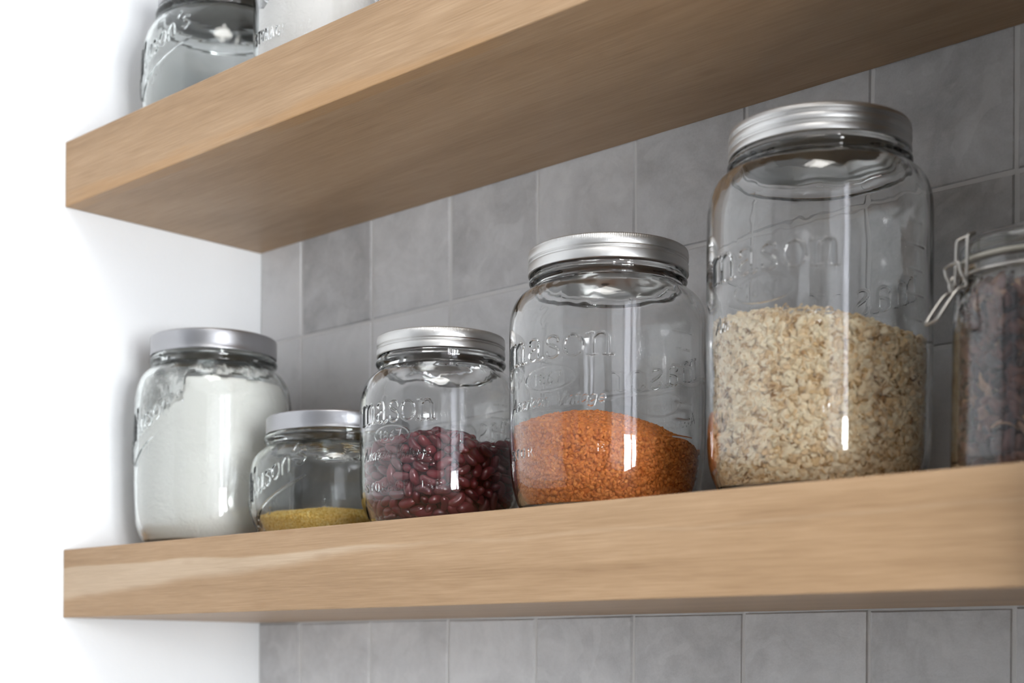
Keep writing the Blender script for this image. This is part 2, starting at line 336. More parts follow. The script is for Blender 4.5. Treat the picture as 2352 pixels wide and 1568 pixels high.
def mat_oak(name, upper):
    m, nt, out = new_mat(name)
    b = principled(nt, out, (.5, .35, .2), .42, spec=.35)
    # fine pores and rays running along the board, on top of broad cathedral figure
    warp = coords(nt, (1.1, 6, 6), (3.1 if upper else 0.4, 0, 0))
    broad = noise(nt, coords(nt, (1.6, 9, 16), (7.7 if upper else 1.9, 2, 0)), 1.6, 3, .5, 1.2)
    mid = noise(nt, coords(nt, (3.0, 60, 60), (1.3, 0, 0)), 3.0, 4, .6, .6)
    fine = noise(nt, coords(nt, (10, 420, 420)), 2.0, 3, .6, .2)
    fleck = noise(nt, coords(nt, (45, 900, 900)), 1.0, 2, .5)
    f = math_node(nt, 'ADD', math_node(nt, 'MULTIPLY', broad, .36), math_node(nt, 'MULTIPLY', mid, .20))
    f = math_node(nt, 'ADD', f, math_node(nt, 'MULTIPLY', fine, .34 if upper else .26))
    f = math_node(nt, 'ADD', f, math_node(nt, 'MULTIPLY', fleck, .16))
    r = ramp(nt, f, [(.36, (.285, .170, .084)), (.50, (.375, .236, .126)), (.64, (.455, .300, .172)), (.80, (.53, .37, .23))])
    col = r.outputs[0]
    sep = nt.nodes.new('ShaderNodeSeparateXYZ')
    tc = nt.nodes.new('ShaderNodeTexCoord'); nt.links.new(tc.outputs['Object'], sep.inputs[0])
    X, Y, Zc = sep.outputs
    front = math_node(nt, 'LESS_THAN', Y, -SHELF_D + .012)
    wob = noise(nt, coords(nt, (7, 3, 3)), 1.0, 2, .5)
    if upper:
        # an amber streak low on the front edge
        zl = math_node(nt, 'SUBTRACT', Zc, math_node(nt, 'MULTIPLY', math_node(nt, 'SUBTRACT', wob, .5), .010))
        band = math_node(nt, 'SMOOTH_MIN', math_node(nt, 'MULTIPLY', math_node(nt, 'SUBTRACT', .0115, zl), 300), 1.0, .2)
        band = math_node(nt, 'MAXIMUM', band, 0.0)
        patch = noise(nt, coords(nt, (5, 1, 60), (.3, 0, 0)), 1.5, 2, .5)
        pm = ramp(nt, patch, [(.42, (0, 0, 0)), (.60, (1, 1, 1))])
        fac = math_node(nt, 'MULTIPLY', math_node(nt, 'MULTIPLY', band, front), math_node(nt, 'MULTIPLY', pm.outputs[0], .40))
        col = mix_col(nt, fac, col, (.46, .245, .085))
    else:
        # pale sapwood tongue that runs out to the right
        t = math_node(nt, 'DIVIDE', math_node(nt, 'SUBTRACT', .05837, Zc), .05837)
        w2 = math_node(nt, 'MULTIPLY', math_node(nt, 'SUBTRACT', wob, .5), .20)
        t = math_node(nt, 'ADD', t, w2)
        d1 = math_node(nt, 'SUBTRACT', t, .285)
        low = nt.nodes.new('ShaderNodeMapRange'); nt.links.new(X, low.inputs[0])
        low.inputs[1].default_value = 0.0; low.inputs[2].default_value = .46
        low.inputs[3].default_value = .80; low.inputs[4].default_value = .33
        d2 = math_node(nt, 'SUBTRACT', low.outputs[0], t)
        e1 = nt.nodes.new('ShaderNodeMapRange'); e1.interpolation_type = 'SMOOTHSTEP'
        nt.links.new(d1, e1.inputs[0]); e1.inputs[1].default_value = -.01; e1.inputs[2].default_value = .03
        e2 = nt.nodes.new('ShaderNodeMapRange'); e2.interpolation_type = 'SMOOTHSTEP'
        nt.links.new(d2, e2.inputs[0]); e2.inputs[1].default_value = -.02; e2.inputs[2].default_value = .12
        fac = math_node(nt, 'MULTIPLY', math_node(nt, 'MULTIPLY', e1.outputs[0], e2.outputs[0]), math_node(nt, 'MULTIPLY', front, .78))
        pale = ramp(nt, f, [(.38, (.46, .34, .225)), (.75, (.66, .52, .38))])
        col = mix_col(nt, fac, col, pale.outputs[0])
    # a few small dark pin knots
    vo = N(nt, 'ShaderNodeTexVoronoi', Scale=1.0)
    nt.links.new(coords(nt, (9, 30, 45), (.37, .1, .6)), vo.inputs['Vector'])
    kn = ramp(nt, vo.outputs['Distance'], [(.04, (1, 1, 1)), (.13, (0, 0, 0))])
    col = mix_col(nt, math_node(nt, 'MULTIPLY', kn.outputs[0], .35), col, (.30, .17, .08))
    nt.links.new(col, b.inputs['Base Color'])
    bump(nt, math_node(nt, 'ADD', fine, math_node(nt, 'MULTIPLY', fleck, .6)), .25, .0006, b)
    return m

def mat_tile():
    m, nt, out = new_mat('grey_glazed_tile')
    b = principled(nt, out, (.4, .4, .42), .33, spec=.5)
    at = nt.nodes.new('ShaderNodeAttribute'); at.attribute_name = 'tone'
    v = coords(nt)
    off = math_node(nt, 'MULTIPLY', at.outputs['Fac'], 7.3)
    cmb = nt.nodes.new('ShaderNodeCombineXYZ'); nt.links.new(off, cmb.inputs[1])
    va = nt.nodes.new('ShaderNodeVectorMath'); va.operation = 'ADD'
    nt.links.new(v, va.inputs[0]); nt.links.new(cmb.outputs[0], va.inputs[1])
    v2 = va.outputs[0]
    cloud = noise(nt, v2, 16, 5, .6, .8)
    mott = noise(nt, v2, 70, 4, .6, .4)
    grit = noise(nt, v2, 700, 2, .5)
    patch = noise(nt, v2, 24, 2, .4, 2.0)
    f = math_node(nt, 'ADD', math_node(nt, 'MULTIPLY', math_node(nt, 'SUBTRACT', cloud, .1333), .75), math_node(nt, 'MULTIPLY', mott, .30))
    f = math_node(nt, 'ADD', f, math_node(nt, 'MULTIPLY', grit, .15))
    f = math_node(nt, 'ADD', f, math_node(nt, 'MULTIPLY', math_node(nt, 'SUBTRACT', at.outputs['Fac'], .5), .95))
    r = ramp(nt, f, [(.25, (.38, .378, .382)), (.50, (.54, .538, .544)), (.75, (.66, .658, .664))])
    pm = ramp(nt, patch, [(.60, (0, 0, 0)), (.64, (1, 1, 1))])
    col = mix_col(nt, math_node(nt, 'MULTIPLY', pm.outputs[0], .22), r.outputs[0], (.70, .70, .70))
    nt.links.new(col, b.inputs['Base Color'])
    rr = nt.nodes.new('ShaderNodeMapRange'); nt.links.new(cloud, rr.inputs[0])
    rr.inputs[3].default_value = .22; rr.inputs[4].default_value = .5
    nt.links.new(rr.outputs[0], b.inputs['Roughness'])
    hh = math_node(nt, 'ADD', noise(nt, v2, 28, 3, .5, .5), math_node(nt, 'MULTIPLY', grit, .06))
    bump(nt, hh, .35, .004, b)
    return m

def mat_grout():
    m, nt, out = new_mat('pale_grout')
    b = principled(nt, out, (.66, .655, .65), .9, spec=.15)
    bump(nt, noise(nt, coords(nt), 900, 3), .3, .001, b)
    return m

def mat_glass(name, tint, ior=1.48):
    m, nt, out = new_mat(name)
    g = N(nt, 'ShaderNodeBsdfGlass', IOR=ior, Roughness=0.0)
    g.inputs['Color'].default_value = (*tint, 1)
    nt.links.new(g.outputs[0], out.inputs['Surface'])
    return m

def mat_metal(name, col, rough, brushed=True):
    m, nt, out = new_mat(name)
    b = principled(nt, out, col, rough, 1.0)
    if brushed:
        n_ = noise(nt, coords(nt, (40, 40, 2600)), 1.0, 2, .5)
        mr = nt.nodes.new('ShaderNodeMapRange'); nt.links.new(n_, mr.inputs[0])
        mr.inputs[3].default_value = rough * .85; mr.inputs[4].default_value = rough * 1.2
        nt.links.new(mr.outputs[0], b.inputs['Roughness'])
    return m

def mat_grain(name, stops, rough=.6, spec=.3, scale=400, sub=0.0, amount=.5):
    """seeds and flakes: colour from the per-piece tone plus a little speckle"""
    m, nt, out = new_mat(name)
    b = principled(nt, out, stops[0][1], rough, spec=spec)
    at = nt.nodes.new('ShaderNodeAttribute'); at.attribute_name = 'tone'
    n_ = noise(nt, coords(nt), scale, 3, .6)
    f = math_node(nt, 'ADD', at.outputs['Fac'], math_node(nt, 'MULTIPLY', math_node(nt, 'SUBTRACT', n_, .5), amount))
    r = ramp(nt, f, stops)
    nt.links.new(r.outputs[0], b.inputs['Base Color'])
    if sub:
        b.inputs['Subsurface Weight'].default_value = sub
        b.inputs['Subsurface Radius'].default_value = (.002, .001, .0005)
        b.inputs['Subsurface Scale'].default_value = .5
    return m

def mat_plain(name, col, rough=.5, spec=.4, nscale=0, namp=.0):
    m, nt, out = new_mat(name)
    b = principled(nt, out, col, rough, spec=spec)
    if nscale:
        h = noise(nt, coords(nt), nscale, 4, .6)
        bump(nt, h, .5, namp, b)
    return m

def mat_residue():
    m, nt, out = new_mat('flour_dust_on_glass')
    d = N(nt, 'ShaderNodeBsdfDiffuse'); d.inputs[0].default_value = (.86, .85, .83, 1)
    t = nt.nodes.new('ShaderNodeBsdfTransparent')
    mx = nt.nodes.new('ShaderNodeMixShader')
    n_ = noise(nt, coords(nt, (1, 1, .8)), 75, 5, .65, .6)
    at = nt.nodes.new('ShaderNodeAttribute'); at.attribute_name = 'tone'
    f = math_node(nt, 'ADD', n_, at.outputs['Fac'])
    r = ramp(nt, f, [(.50, (0, 0, 0)), (.66, (.85, .85, .85))])
    nt.links.new(r.outputs[0], mx.inputs[0]); nt.links.new(t.outputs[0], mx.inputs[1]); nt.links.new(d.outputs[0], mx.inputs[2])
    nt.links.new(mx.outputs[0], out.inputs['Surface'])
    return m

M_WHITE = mat_plaster('white_wall_paint', (.85, .865, .88))
M_CEIL = mat_plaster('ceiling_paint', (.80, .80, .80))
M_GREYWALL = mat_plaster('grey_wall_paint', (.25, .245, .24))
M_DARK = mat_plaster('light_block_dark', (.09, .085, .08))  # dark colour of the added light block beside the shelves
M_FLOOR = mat_plaster('floor_cement', (.20, .19, .18))
M_OAK_UP = mat_oak('oak_upper', True)
M_OAK_LO = mat_oak('oak_lower', False)
M_TILE = mat_tile()
M_GROUT = mat_grout()
M_GLASS = mat_glass('clear_glass', (.994, .997, .996))
M_GLASS_GREEN = mat_glass('green_tinted_glass', (.980, .991, .986))
M_TIN = mat_metal('satin_tin', (.60, .595, .585), .40, False)
M_STEEL = mat_metal('brushed_steel', (.42, .42, .435), .33)
M_WIRE = mat_metal('galvanised_wire', (.45, .43, .40), .38, False)
M_FLOUR = mat_plain('white_flour', (.93, .905, .865), .95, .05, 240, .0016)
M_RESIDUE = mat_residue()
M_BEAN = mat_grain('kidney_bean_skin', [(.0, (.080, .008, .013)), (.5, (.135, .015, .024)), (1.0, (.205, .030, .038))], .26, .5, 220, amount=.35)
M_LENTIL = mat_grain('red_lentil', [(.0, (.50, .13, .022)), (.5, (.68, .205, .035)), (1.0, (.80, .30, .07))], .5, .3, 300, amount=.3)
M_OAT = mat_grain('rolled_oat', [(.0, (.34, .18, .075)), (.28, (.60, .385, .18)), (.55, (.82, .60, .34)), (1.0, (.92, .78, .55))], .8, .15, 500, amount=.55)
M_POLENTA = mat_grain('yellow_grain', [(.0, (.74, .44, .085)), (.5, (.92, .62, .18)), (1.0, (.95, .73, .30))], .8, .15, 700, amount=.5)
M_DRIED = mat_grain('dried_dark_pieces', [(.0, (.014, .005, .005)), (.5, (.12, .036, .022)), (.8, (.17, .075, .045)), (1.0, (.44, .25, .14))], .55, .35, 160, amount=.35)
M_RUBBER = mat_plain('grey_rubber_seal', (.42, .40, .34), .6, .3)
M_UNDERLID_SHADE = mat_plain('underlid_shade_dark', (.20, .18, .155), .5, .3)  # dark tone painting the shade and dark reflections under the lids
M_FRAME = mat_plain('white_window_frame', (.78, .78, .78), .4, .4)

# ------------------------------------------------------------------ lettering as raised strokes
def ell(cx, cy, rx, ry, a0=0, a1=360, n=28):
    a = np.radians(np.linspace(a0, a1, n))
    return np.stack([cx + rx * np.cos(a), cy + ry * np.sin(a)], -1)

def S(pts, w, smooth=True):
    p = np.asarray(pts, float)
    return ((catmull(p, 6) if smooth and len(p) > 2 else p), w)

def serif_glyph(ch):
    T, t = .105, .045
    foot = lambda x: S([(x - .19, 0.02), (x + .19, 0.02)], t)
    if ch == 'm':
        return [S([(.22, .02), (.22, .93)], T), S([(.04, .92), (.22, .96)], t), foot(.22),
                S([(.24, .74), (.42, .95), (.60, .95), (.71, .72)], .07), S([(.71, .75), (.71, .02)], T), foot(.71),
                S([(.73, .74), (.91, .95), (1.09, .95), (1.20, .72)], .07), S([(1.20, .75), (1.20, .02)], T), foot(1.20)], 1.45
    if ch == 'n':
        return [S([(.22, .02), (.22, .93)], T), S([(.04, .92), (.22, .96)], t), foot(.22),
                S([(.24, .74), (.44, .95), (.63, .95), (.75, .72)], .07), S([(.75, .75), (.75, .02)], T), foot(.75)], 1.0
    if ch == 'a':
        return [S([(.14, .74), (.18, .90), (.36, .97), (.53, .90), (.57, .72)], .065), S([(.57, .75), (.57, .14), (.64, .03), (.77, .08)], .10),
                S([(.57, .58), (.32, .50), (.13, .34), (.13, .12), (.30, .01), (.46, .07), (.57, .20)], .07), S([(.13, .76), (.17, .72)], .09)], .84
    if ch == 's':
        return [S([(.57, .72), (.53, .90), (.36, .97), (.18, .90), (.13, .74), (.26, .58), (.46, .46), (.58, .30), (.56, .11), (.36, .01), (.17, .08), (.11, .27)], .07),
                S([(.26, .58), (.46, .46)], .11)], .72
    if ch == 'o':
        return [S(ell(.42, .48, .33, .48), .055, False), S(ell(.42, .48, .33, .48, 140, 220, 8), .10, False), S(ell(.42, .48, .33, .48, -40, 40, 8), .10, False)], .86
    return [], .5

CAPS = {
 'S': ([[(.55, .82), (.42, .98), (.18, .97), (.07, .78), (.20, .58), (.42, .46), (.56, .26), (.44, .04), (.18, .01), (.05, .18)]], .72),
 'T': ([[(.02, 1), (.62, 1)], [(.32, 1), (.32, 0)]], .72),
 'O': ([ell(.34, .5, .31, .5)], .82),
 'R': ([[(.06, 0), (.06, 1)], [(.06, 1), (.38, 1), (.55, .78), (.38, .54), (.06, .52)], [(.30, .52), (.60, 0)]], .74),
 'A': ([[(.02, 0), (.33, 1)], [(.33, 1), (.64, 0)], [(.14, .35), (.52, .35)]], .76),
 'G': ([[(.60, .80), (.44, .98), (.20, .95), (.04, .65), (.05, .30), (.22, .03), (.46, .02), (.60, .18), (.60, .45)], [(.60, .45), (.38, .45)]], .80),
 'E': ([[(.50, 1), (.06, 1)], [(.06, 1), (.06, 0)], [(.06, 0), (.50, 0)], [(.06, .52), (.42, .52)]], .66),
 'J': ([[(.40, 1), (.40, .25), (.28, .02), (.10, .04), (.03, .22)]], .60),
 '1': ([[(.10, .80), (.28, 1)], [(.28, 1), (.28, 0)]], .55),
 '8': ([ell(.28, .74, .20, .25), ell(.28, .25, .25, .26)], .66),
 '6': ([[(.46, .95), (.22, .75), (.06, .35)], ell(.28, .28, .23, .28)], .66),
 '7': ([[(.04, 1), (.52, 1)], [(.52, 1), (.20, 0)]], .62),
 ' ': ([], .5),
 "'": ([[(.12, 1.0), (.06, .75)]], .28),
 'V': ([[(.02, 1), (.30, 0)], [(.30, 0), (.60, 1)]], .66),
 'M': ([[(-.12, .10), (.02, .02), (.16, .30), (.30, 1.25)], [(.30, 1.25), (.42, .05)], [(.42, .05), (.78, 1.25)], [(.78, 1.25), (.80, .15), (.92, .02), (1.02, .12)]], 1.06),
 'm': ([[(.06, 0), (.06, .58)], [(.06, .40), (.20, .60), (.32, .45), (.32, 0)], [(.32, .40), (.46, .60), (.58, .45), (.58, 0)]], .70),
 'e': ([[(.04, .32), (.44, .34), (.36, .58), (.14, .56), (.04, .28), (.18, .02), (.42, .10)]], .54),
 'r': ([[(.06, 0), (.06, .58)], [(.06, .38), (.18, .58), (.34, .54)]], .40),
 'i': ([[(.06, 0), (.06, .58)], [(.06, .78), (.06, .82)]], .20),
 'c': ([[(.42, .50), (.22, .60), (.04, .32), (.18, .02), (.42, .08)]], .50),
 'a': ([[(.42, .50), (.20, .60), (.04, .30), (.18, .02), (.40, .20)], [(.44, .60), (.42, .10), (.52, .02)]], .58),
 'n': ([[(.06, 0), (.06, .58)], [(.06, .38), (.24, .60), (.38, .45), (.40, .0)]], .52),
 't': ([[(.16, .90), (.16, .12), (.28, .02)], [(.02, .62), (.30, .62)]], .36),
 'g': ([[(.42, .50), (.20, .60), (.04, .32), (.18, .04), (.40, .20)], [(.42, .60), (.42, -.18), (.24, -.34), (.06, -.24)]], .56),
 's': ([[(.36, .50), (.20, .60), (.08, .46), (.24, .30), (.36, .14), (.18, .0), (.04, .10)]], .46),
 'o': ([ell(.24, .30, .20, .29, 0, 360, 18)], .54),
}

def text_strokes(txt, height, u0, z0, w, slant=0.0, rot=0.0, track=0.0, style='plain', width=None):
    """strokes in mm on the unrolled wall, centred on u0, baseline z0"""
    out, x = [], 0.0
    for ch in txt:
        if style == 'serif':
            g, adv = serif_glyph(ch)
            for p, ww in g: out.append((p + [x, 0], ww))
        else:
            g, adv = CAPS[ch]
            for p in g:
                p = np.asarray(p, float)
                out.append(((catmull(p, 5) if 2 < len(p) < 15 else p) + [x, 0], w))
        x += adv + track
    sx = height if width is None else width / x
    res = []
    for p, ww in out:
        q = np.stack([(p[:, 0] - x / 2) * sx + p[:, 1] * height * slant, p[:, 1] * height], -1)
        if rot:
            c, s = math.cos(rot), math.sin(rot)
            q = q @ np.array([[c, s], [-s, c]])
        res.append((q + [u0, z0], (ww * height) if style == 'serif' else w))
    return res

def height_field(U, Zz, strokes, hmax):
    """rounded ridge over each stroke; U, Zz 2-D arrays in mm"""
    H = np.zeros_like(U)
    for p, w in strokes:
        for k in range(len(p) - 1):
            a, b = p[k], p[k + 1]
            lo = np.minimum(a, b) - w * 1.3; hi = np.maximum(a, b) + w * 1.3
            sel = (U > lo[0]) & (U < hi[0]) & (Zz > lo[1]) & (Zz < hi[1])
            if not sel.any(): continue
            d = b - a; L = max(float(d @ d), 1e-9)
            us, zs = U[sel], Zz[sel]
            t = np.clip(((us - a[0]) * d[0] + (zs - a[1]) * d[1]) / L, 0, 1)
            dist = np.hypot(us - a[0] - t * d[0], zs - a[1] - t * d[1]) / w
            h = hmax * min(1.0, .35 + w / 1.6) * (1 - sstep(.15, 1.0, dist))
            H[sel] = np.maximum(H[sel], h)
    return H

def columns(step_fine, step_mid, arcs):
    """angles with fine spacing inside the given arcs (deg centre, deg half-width, fine?)"""
    a = -180.0; out = []
    while a < 180.0 - 1e-6:
        out.append(a); st = 3.0
        for c, h, fine in arcs:
            d = (a - c + 180) % 360 - 180
            if abs(d) <= h: st = min(st, step_fine if fine else step_mid)
        a += st
    return np.radians(np.array(out))

class Jar:
    """glass body from an outer and an inner outline (mm), lettering raised on the outside"""
    def __init__(self, loc, outer, inner, marks, arcs, fine, window, seed, zrim):
        self.loc = loc
        self.inner = chaikin(inner, 2)
        self.outer = chaikin(outer, 2)
        self.marks, self.arcs, self.fine, self.window, self.seed, self.zrim = marks, arcs, fine, window, seed, zrim
        k = np.argsort(self.inner[:, 1]); z = self.inner[k, 1]; r = self.inner[k, 0]
        self._z, self._r = z, r
    def rin(self, z):
        # largest inner radius reachable at height z
        return np.interp(z, self._z, np.minimum.accumulate(self._r[::-1])[::-1] * 0 + self._r)
    def glass(self, mat, parent):
        lo, hi = self.window
        po = resample(self.outer, lambda z: self.fine if lo < z < hi else 1.2)
        pi_ = resample(self.inner, lambda z: 1.6)
        phis = columns(math.degrees(self.fine / 62.0), .9, self.arcs)
        Rb = self.outer[:, 0].max()
        def disp(R, Zz, P):
            H = np.zeros_like(R)
            for cdeg, strokes, hmax in self.marks:
                U = ((P - math.radians(cdeg) + PI) % (2 * PI) - PI) * Rb
                rows = (R > Rb * .8)
                h = height_field(np.where(rows, U, 1e6), Zz, strokes, hmax)
                H = np.maximum(H, h)
            w = .10 * (vnoise(P * 3.5 + 20, Zz / 30.0 + 9, self.seed) - .5)
            return R + H + w * sstep(4, 12, R), Zz
        def wave(R, Zz, P):
            top = sstep(self.zrim - 55, self.zrim - 25, Zz)
            a = .20 + .75 * top
            w = a * (vnoise(P * 4.0 + 31, Zz / 18.0 + 3, self.seed + 5) - .5) + .35 * top * (vnoise(P * 11.0 + 31, Zz / 5.0 + 3, self.seed + 9) - .5)
            return R + w * sstep(10, 30, R), Zz
        Vo, Qo = lathe_arrays(po, phis, disp)
        Vi, Qi = lathe_arrays(pi_[::-1], phis, wave)
        m = len(phis); no = len(po)
        V = np.vstack([Vo, Vi])
        j = np.arange(m); j2 = (j + 1) % m
        rim = np.stack([(no - 1) * m + j, (no - 1) * m + j2, no * m + j2, no * m + j], -1)
        me = np_mesh('glass_body', V, np.vstack([Qo, rim, Qi + no * m]))
        return link('glass_body', me, mat, parent)

def mason_marks(x, scale=1.0, rows=True, storage=17):
    """the emboss of the numbered storage jars: mason / year oval / vintage line / storage jar. x = dict of heights in mm"""
    st = text_strokes('mason', x['h'], 0, x['z'], 0, style='serif', width=x['w'])
    ov = [(ell(0, x['oz'], x['w'] * .22, x['oh'] * .75), .55)]
    ov += text_strokes('1867', x['oh'] * .72, 0, x['oz'] - x['oh'] * .36, .6, track=.18)
    ov += text_strokes('American Vintage', x['vh'], 0, x['vz'], .62, slant=.25, width=x['w'] * .86)
    ov += text_strokes('STORAGE JAR', x['sh'], x.get('su', 0), x['sz'], .6, track=.35, width=x.get('sw', x['w'] * .92))
    return st, ov

def ticks(zs, long=18.0):
    out = []
    for i, z in enumerate(zs):
        L = long if i % 2 == 0 else long * .75
        out.append((np.array([(-L / 2, z), (L / 2, z)]), .55))
    return out

def mason_jar_marks(x):
    st, ov = mason_marks(x); a = x.get('phi', -85)
    tk = ticks(x['ticks'])
    return [(a, st, .95), (a, ov, .60), (a + 180, st, .95), (a + 180, ov, .60), (a + 83, tk, .7), (a - 97, tk, .7)]

def script_marks(x):
    st = text_strokes("Mason's", x['h'], 0, x['z'], x['h'] * .075, slant=.35, rot=math.radians(x['rot']), width=x['w'])
    c, s = math.cos(math.radians(x['rot'])), math.sin(math.radians(x['rot']))
    def rt(p): return np.array([(a * c - b * s, a * s + b * c + x['z']) for a, b in p])
    w = x['w']; h = x['h']
    st.append((catmull(rt([(-w * .60, h * .55), (-w * .64, -h * .2), (-w * .56, -h * .85), (-w * .2, -h * .62), (w * .42, -h * .55)]), 8), .8))
    small = text_strokes('JAR', h * .42, 0, 0, .5, slant=.3, track=.3)
    small = [(np.array([(a * c - b * s + w * .02, a * s + b * c + x['z'] - h * 1.15) for a, b in p]), ww) for p, ww in small]
    return st, small

ARCS = [(-84, 54, True), (96, 50, False), (0, 16, False), (180, 16, False)]

# ------------------------------------------------------------------ lids
def mason_lid(parent, R, z0, z1, bands, seed, knurl=True):
    """screw band: rolled grooves, ridged top edge, disc top; hollow underneath"""
    H = z1 - z0
    p = [(R - 1.2, z0 + .2), (R - .5, z0), (R + .15, z0 + .35), (R + .2, z0 + .9)]
    for g0, g1 in bands:
        a, b = z0 + g0 * H, z0 + g1 * H
        mid = (a + b) / 2; e = (b - a) / 2
        p += [(R + .15, a - .5), (R, a - .15), (R - .75, a + .3), (R - .75, mid - .55), (R - .25, mid - .2), (R - .25, mid + .2), (R - .75, mid + .55), (R - .75, b - .3), (R, b + .15), (R + .15, b + .5)]
    p += [(R + .1, z1 - 2.6), (R - .05, z1 - 2.1), (R - .15, z1 - 1.0), (R - .5, z1 - .35), (R - 1.2, z1), (R - 2.4, z1), (R - 3.4, z1 - .5), (R - 9, z1 - .5), (.01, z1 - .5)]
    q = [(.01, z1 - 1.5), (R - 9, z1 - 1.5), (R - 2.0, z1 - 1.5), (R - 1.4, z1 - 2.4), (R - 1.4, z0 + .8), (R - 1.2, z0 + .2)]
    prof = np.array(p + q, float)
    nr = 280
    def ridges(Rr, Zz, P):
        if not knurl: return Rr, Zz
        k = sstep(z1 - 2.4, z1 - 1.9, Zz) * (1 - sstep(z1 - .6, z1 - .1, Zz)) * (Rr > R - 1.0)
        return Rr - k * .32 * (0.5 + 0.5 * np.cos(P * nr)), Zz
    lathe('underlid_shade', [(.01, z1 - 2.2), (R - 2.6, z1 - 2.2), (R - 2.3, z1 - 2.0), (R - 2.3, z1 - 1.7), (.01, z1 - 1.7)], M_UNDERLID_SHADE, parent, 96)  # added disc, its dark colour stands in for shade inside the lid
    return lathe('lid', prof, M_TIN, parent, nr * 4 if knurl else 256, ridges)

def plain_lid(parent, R, z0, z1):
    H = z1 - z0
    prof = [(R - 1.2, z0 + .3), (R - .6, z0), (R + .1, z0 + .3), (R + .1, z0 + 1.2), (R - .1, z0 + 1.8), (R - .1, z1 - 2.2), (R - .3, z1 - 1.1), (R - .9, z1 - .35),
            (R - 2.0, z1), (R - 8, z1), (.01, z1), (.01, z1 - 1), (R - 8, z1 - 1), (R - 1.8, z1 - 1.3), (R - 1.4, z1 - 2.4), (R - 1.4, z0 + .8), (R - 1.2, z0 + .3)]
    lathe('underlid_shade', [(.01, z1 - 1.7), (R - 3.2, z1 - 1.7), (R - 2.9, z1 - 1.5), (R - 2.9, z1 - 1.3), (.01, z1 - 1.3)], M_UNDERLID_SHADE, parent, 96)  # added disc again, under-lid shade put into its colour
    return lathe('lid', chaikin(prof, 1), M_STEEL, parent, 160)

# ------------------------------------------------------------------ loose contents
def scatter(template, faces, pos, frames, scale, tone, tris=True):
    """copies of a small template as arrays; frames (n,3,3) columns = axes"""
    n, k = len(pos), len(template)
    V = np.einsum('nij,kj->nki', frames, template) * np.asarray(scale)[:, None, None] + pos[:, None, :]
    F = faces[None] + (np.arange(n) * k)[:, None, None]
    return V.reshape(-1, 3), F.reshape(-1, faces.shape[1]), np.repeat(tone, k)

def clamp_in(jar, V, gap, zb):
    '''keep points clear of the glass'''
    V[:, 2] = np.maximum(V[:, 2], zb)
    r = np.hypot(V[:, 0], V[:, 1]); lim = jar.rin(V[:, 2]) - gap
    V[:, :2] *= np.minimum(1.0, lim / np.maximum(r, .01))[:, None]
    return V

def rand_frames(normals, tilt):
    n = len(normals)
    nn = normals + rng.normal(0, 1, (n, 3)) * np.asarray(tilt)[:, None]
    nn /= np.linalg.norm(nn, axis=1)[:, None]
    t = rng.normal(0, 1, (n, 3)); t -= nn * (t * nn).sum(1)[:, None]
    t /= np.linalg.norm(t, axis=1)[:, None]
    return np.stack([t, np.cross(nn, t), nn], -1)

def disc_template(nseg, profile):
    """profile: list of (r, z) from bottom pole to top pole, poles have r 0"""
    v, f = [(0, 0, profile[0][1])], []
    rows = profile[1:-1]
    for r, z in rows:
        for i in range(nseg):
            a = 2 * PI * i / nseg; v.append((r * math.cos(a), r * math.sin(a), z))
    v.append((0, 0, profile[-1][1])); top = len(v) - 1
    for i in range(nseg):
        j = (i + 1) % nseg
        f.append((0, 1 + j, 1 + i))
        for k in range(len(rows) - 1):
            a, b = 1 + k * nseg, 1 + (k + 1) * nseg
            f.append((a + i, a + j, b + j)); f.append((a + i, b + j, b + i))
        a = 1 + (len(rows) - 1) * nseg
        f.append((a + i, a + j, top))
    return np.array(v, float), np.array(f, int)

def heap_core(jar, level, inset, zb, seg=120, rows=26):
    """solid body of a filling: follows the inside of the jar up to level(r, phi)"""
    phis = np.linspace(-PI, PI, seg, endpoint=False)
    V = []
    edge = np.array([level(float(jar.rin(60.0)) - inset, p) for p in phis])
    for k in range(rows):
        t = k / (rows - 1)
        z = zb + (edge - zb) * t
        R = jar.rin(z) - inset
        V.append(np.stack([R * np.cos(phis), R * np.sin(phis), z], -1))
    for t in np.linspace(.92, 0.0, 14):
        R = (jar.rin(edge) - inset) * max(t, .002)
        z = np.array([level(r, p) for r, p in zip(R, phis)])
        V.append(np.stack([R * np.cos(phis), R * np.sin(phis), z], -1))
    n = len(V); V = np.vstack(V)
    i = np.arange(n - 1)[:, None]; j = np.arange(seg)[None]; j2 = (j + 1) % seg
    Q = np.stack([i * seg + j, i * seg + j2, (i + 1) * seg + j2, (i + 1) * seg + j], -1).reshape(-1, 4)
    c = len(V); V = np.vstack([V, [[0, 0, zb]]])
    T = np.stack([np.full(seg, c), (np.arange(seg) + 1) % seg, np.arange(seg)], -1)
    return V, Q, T

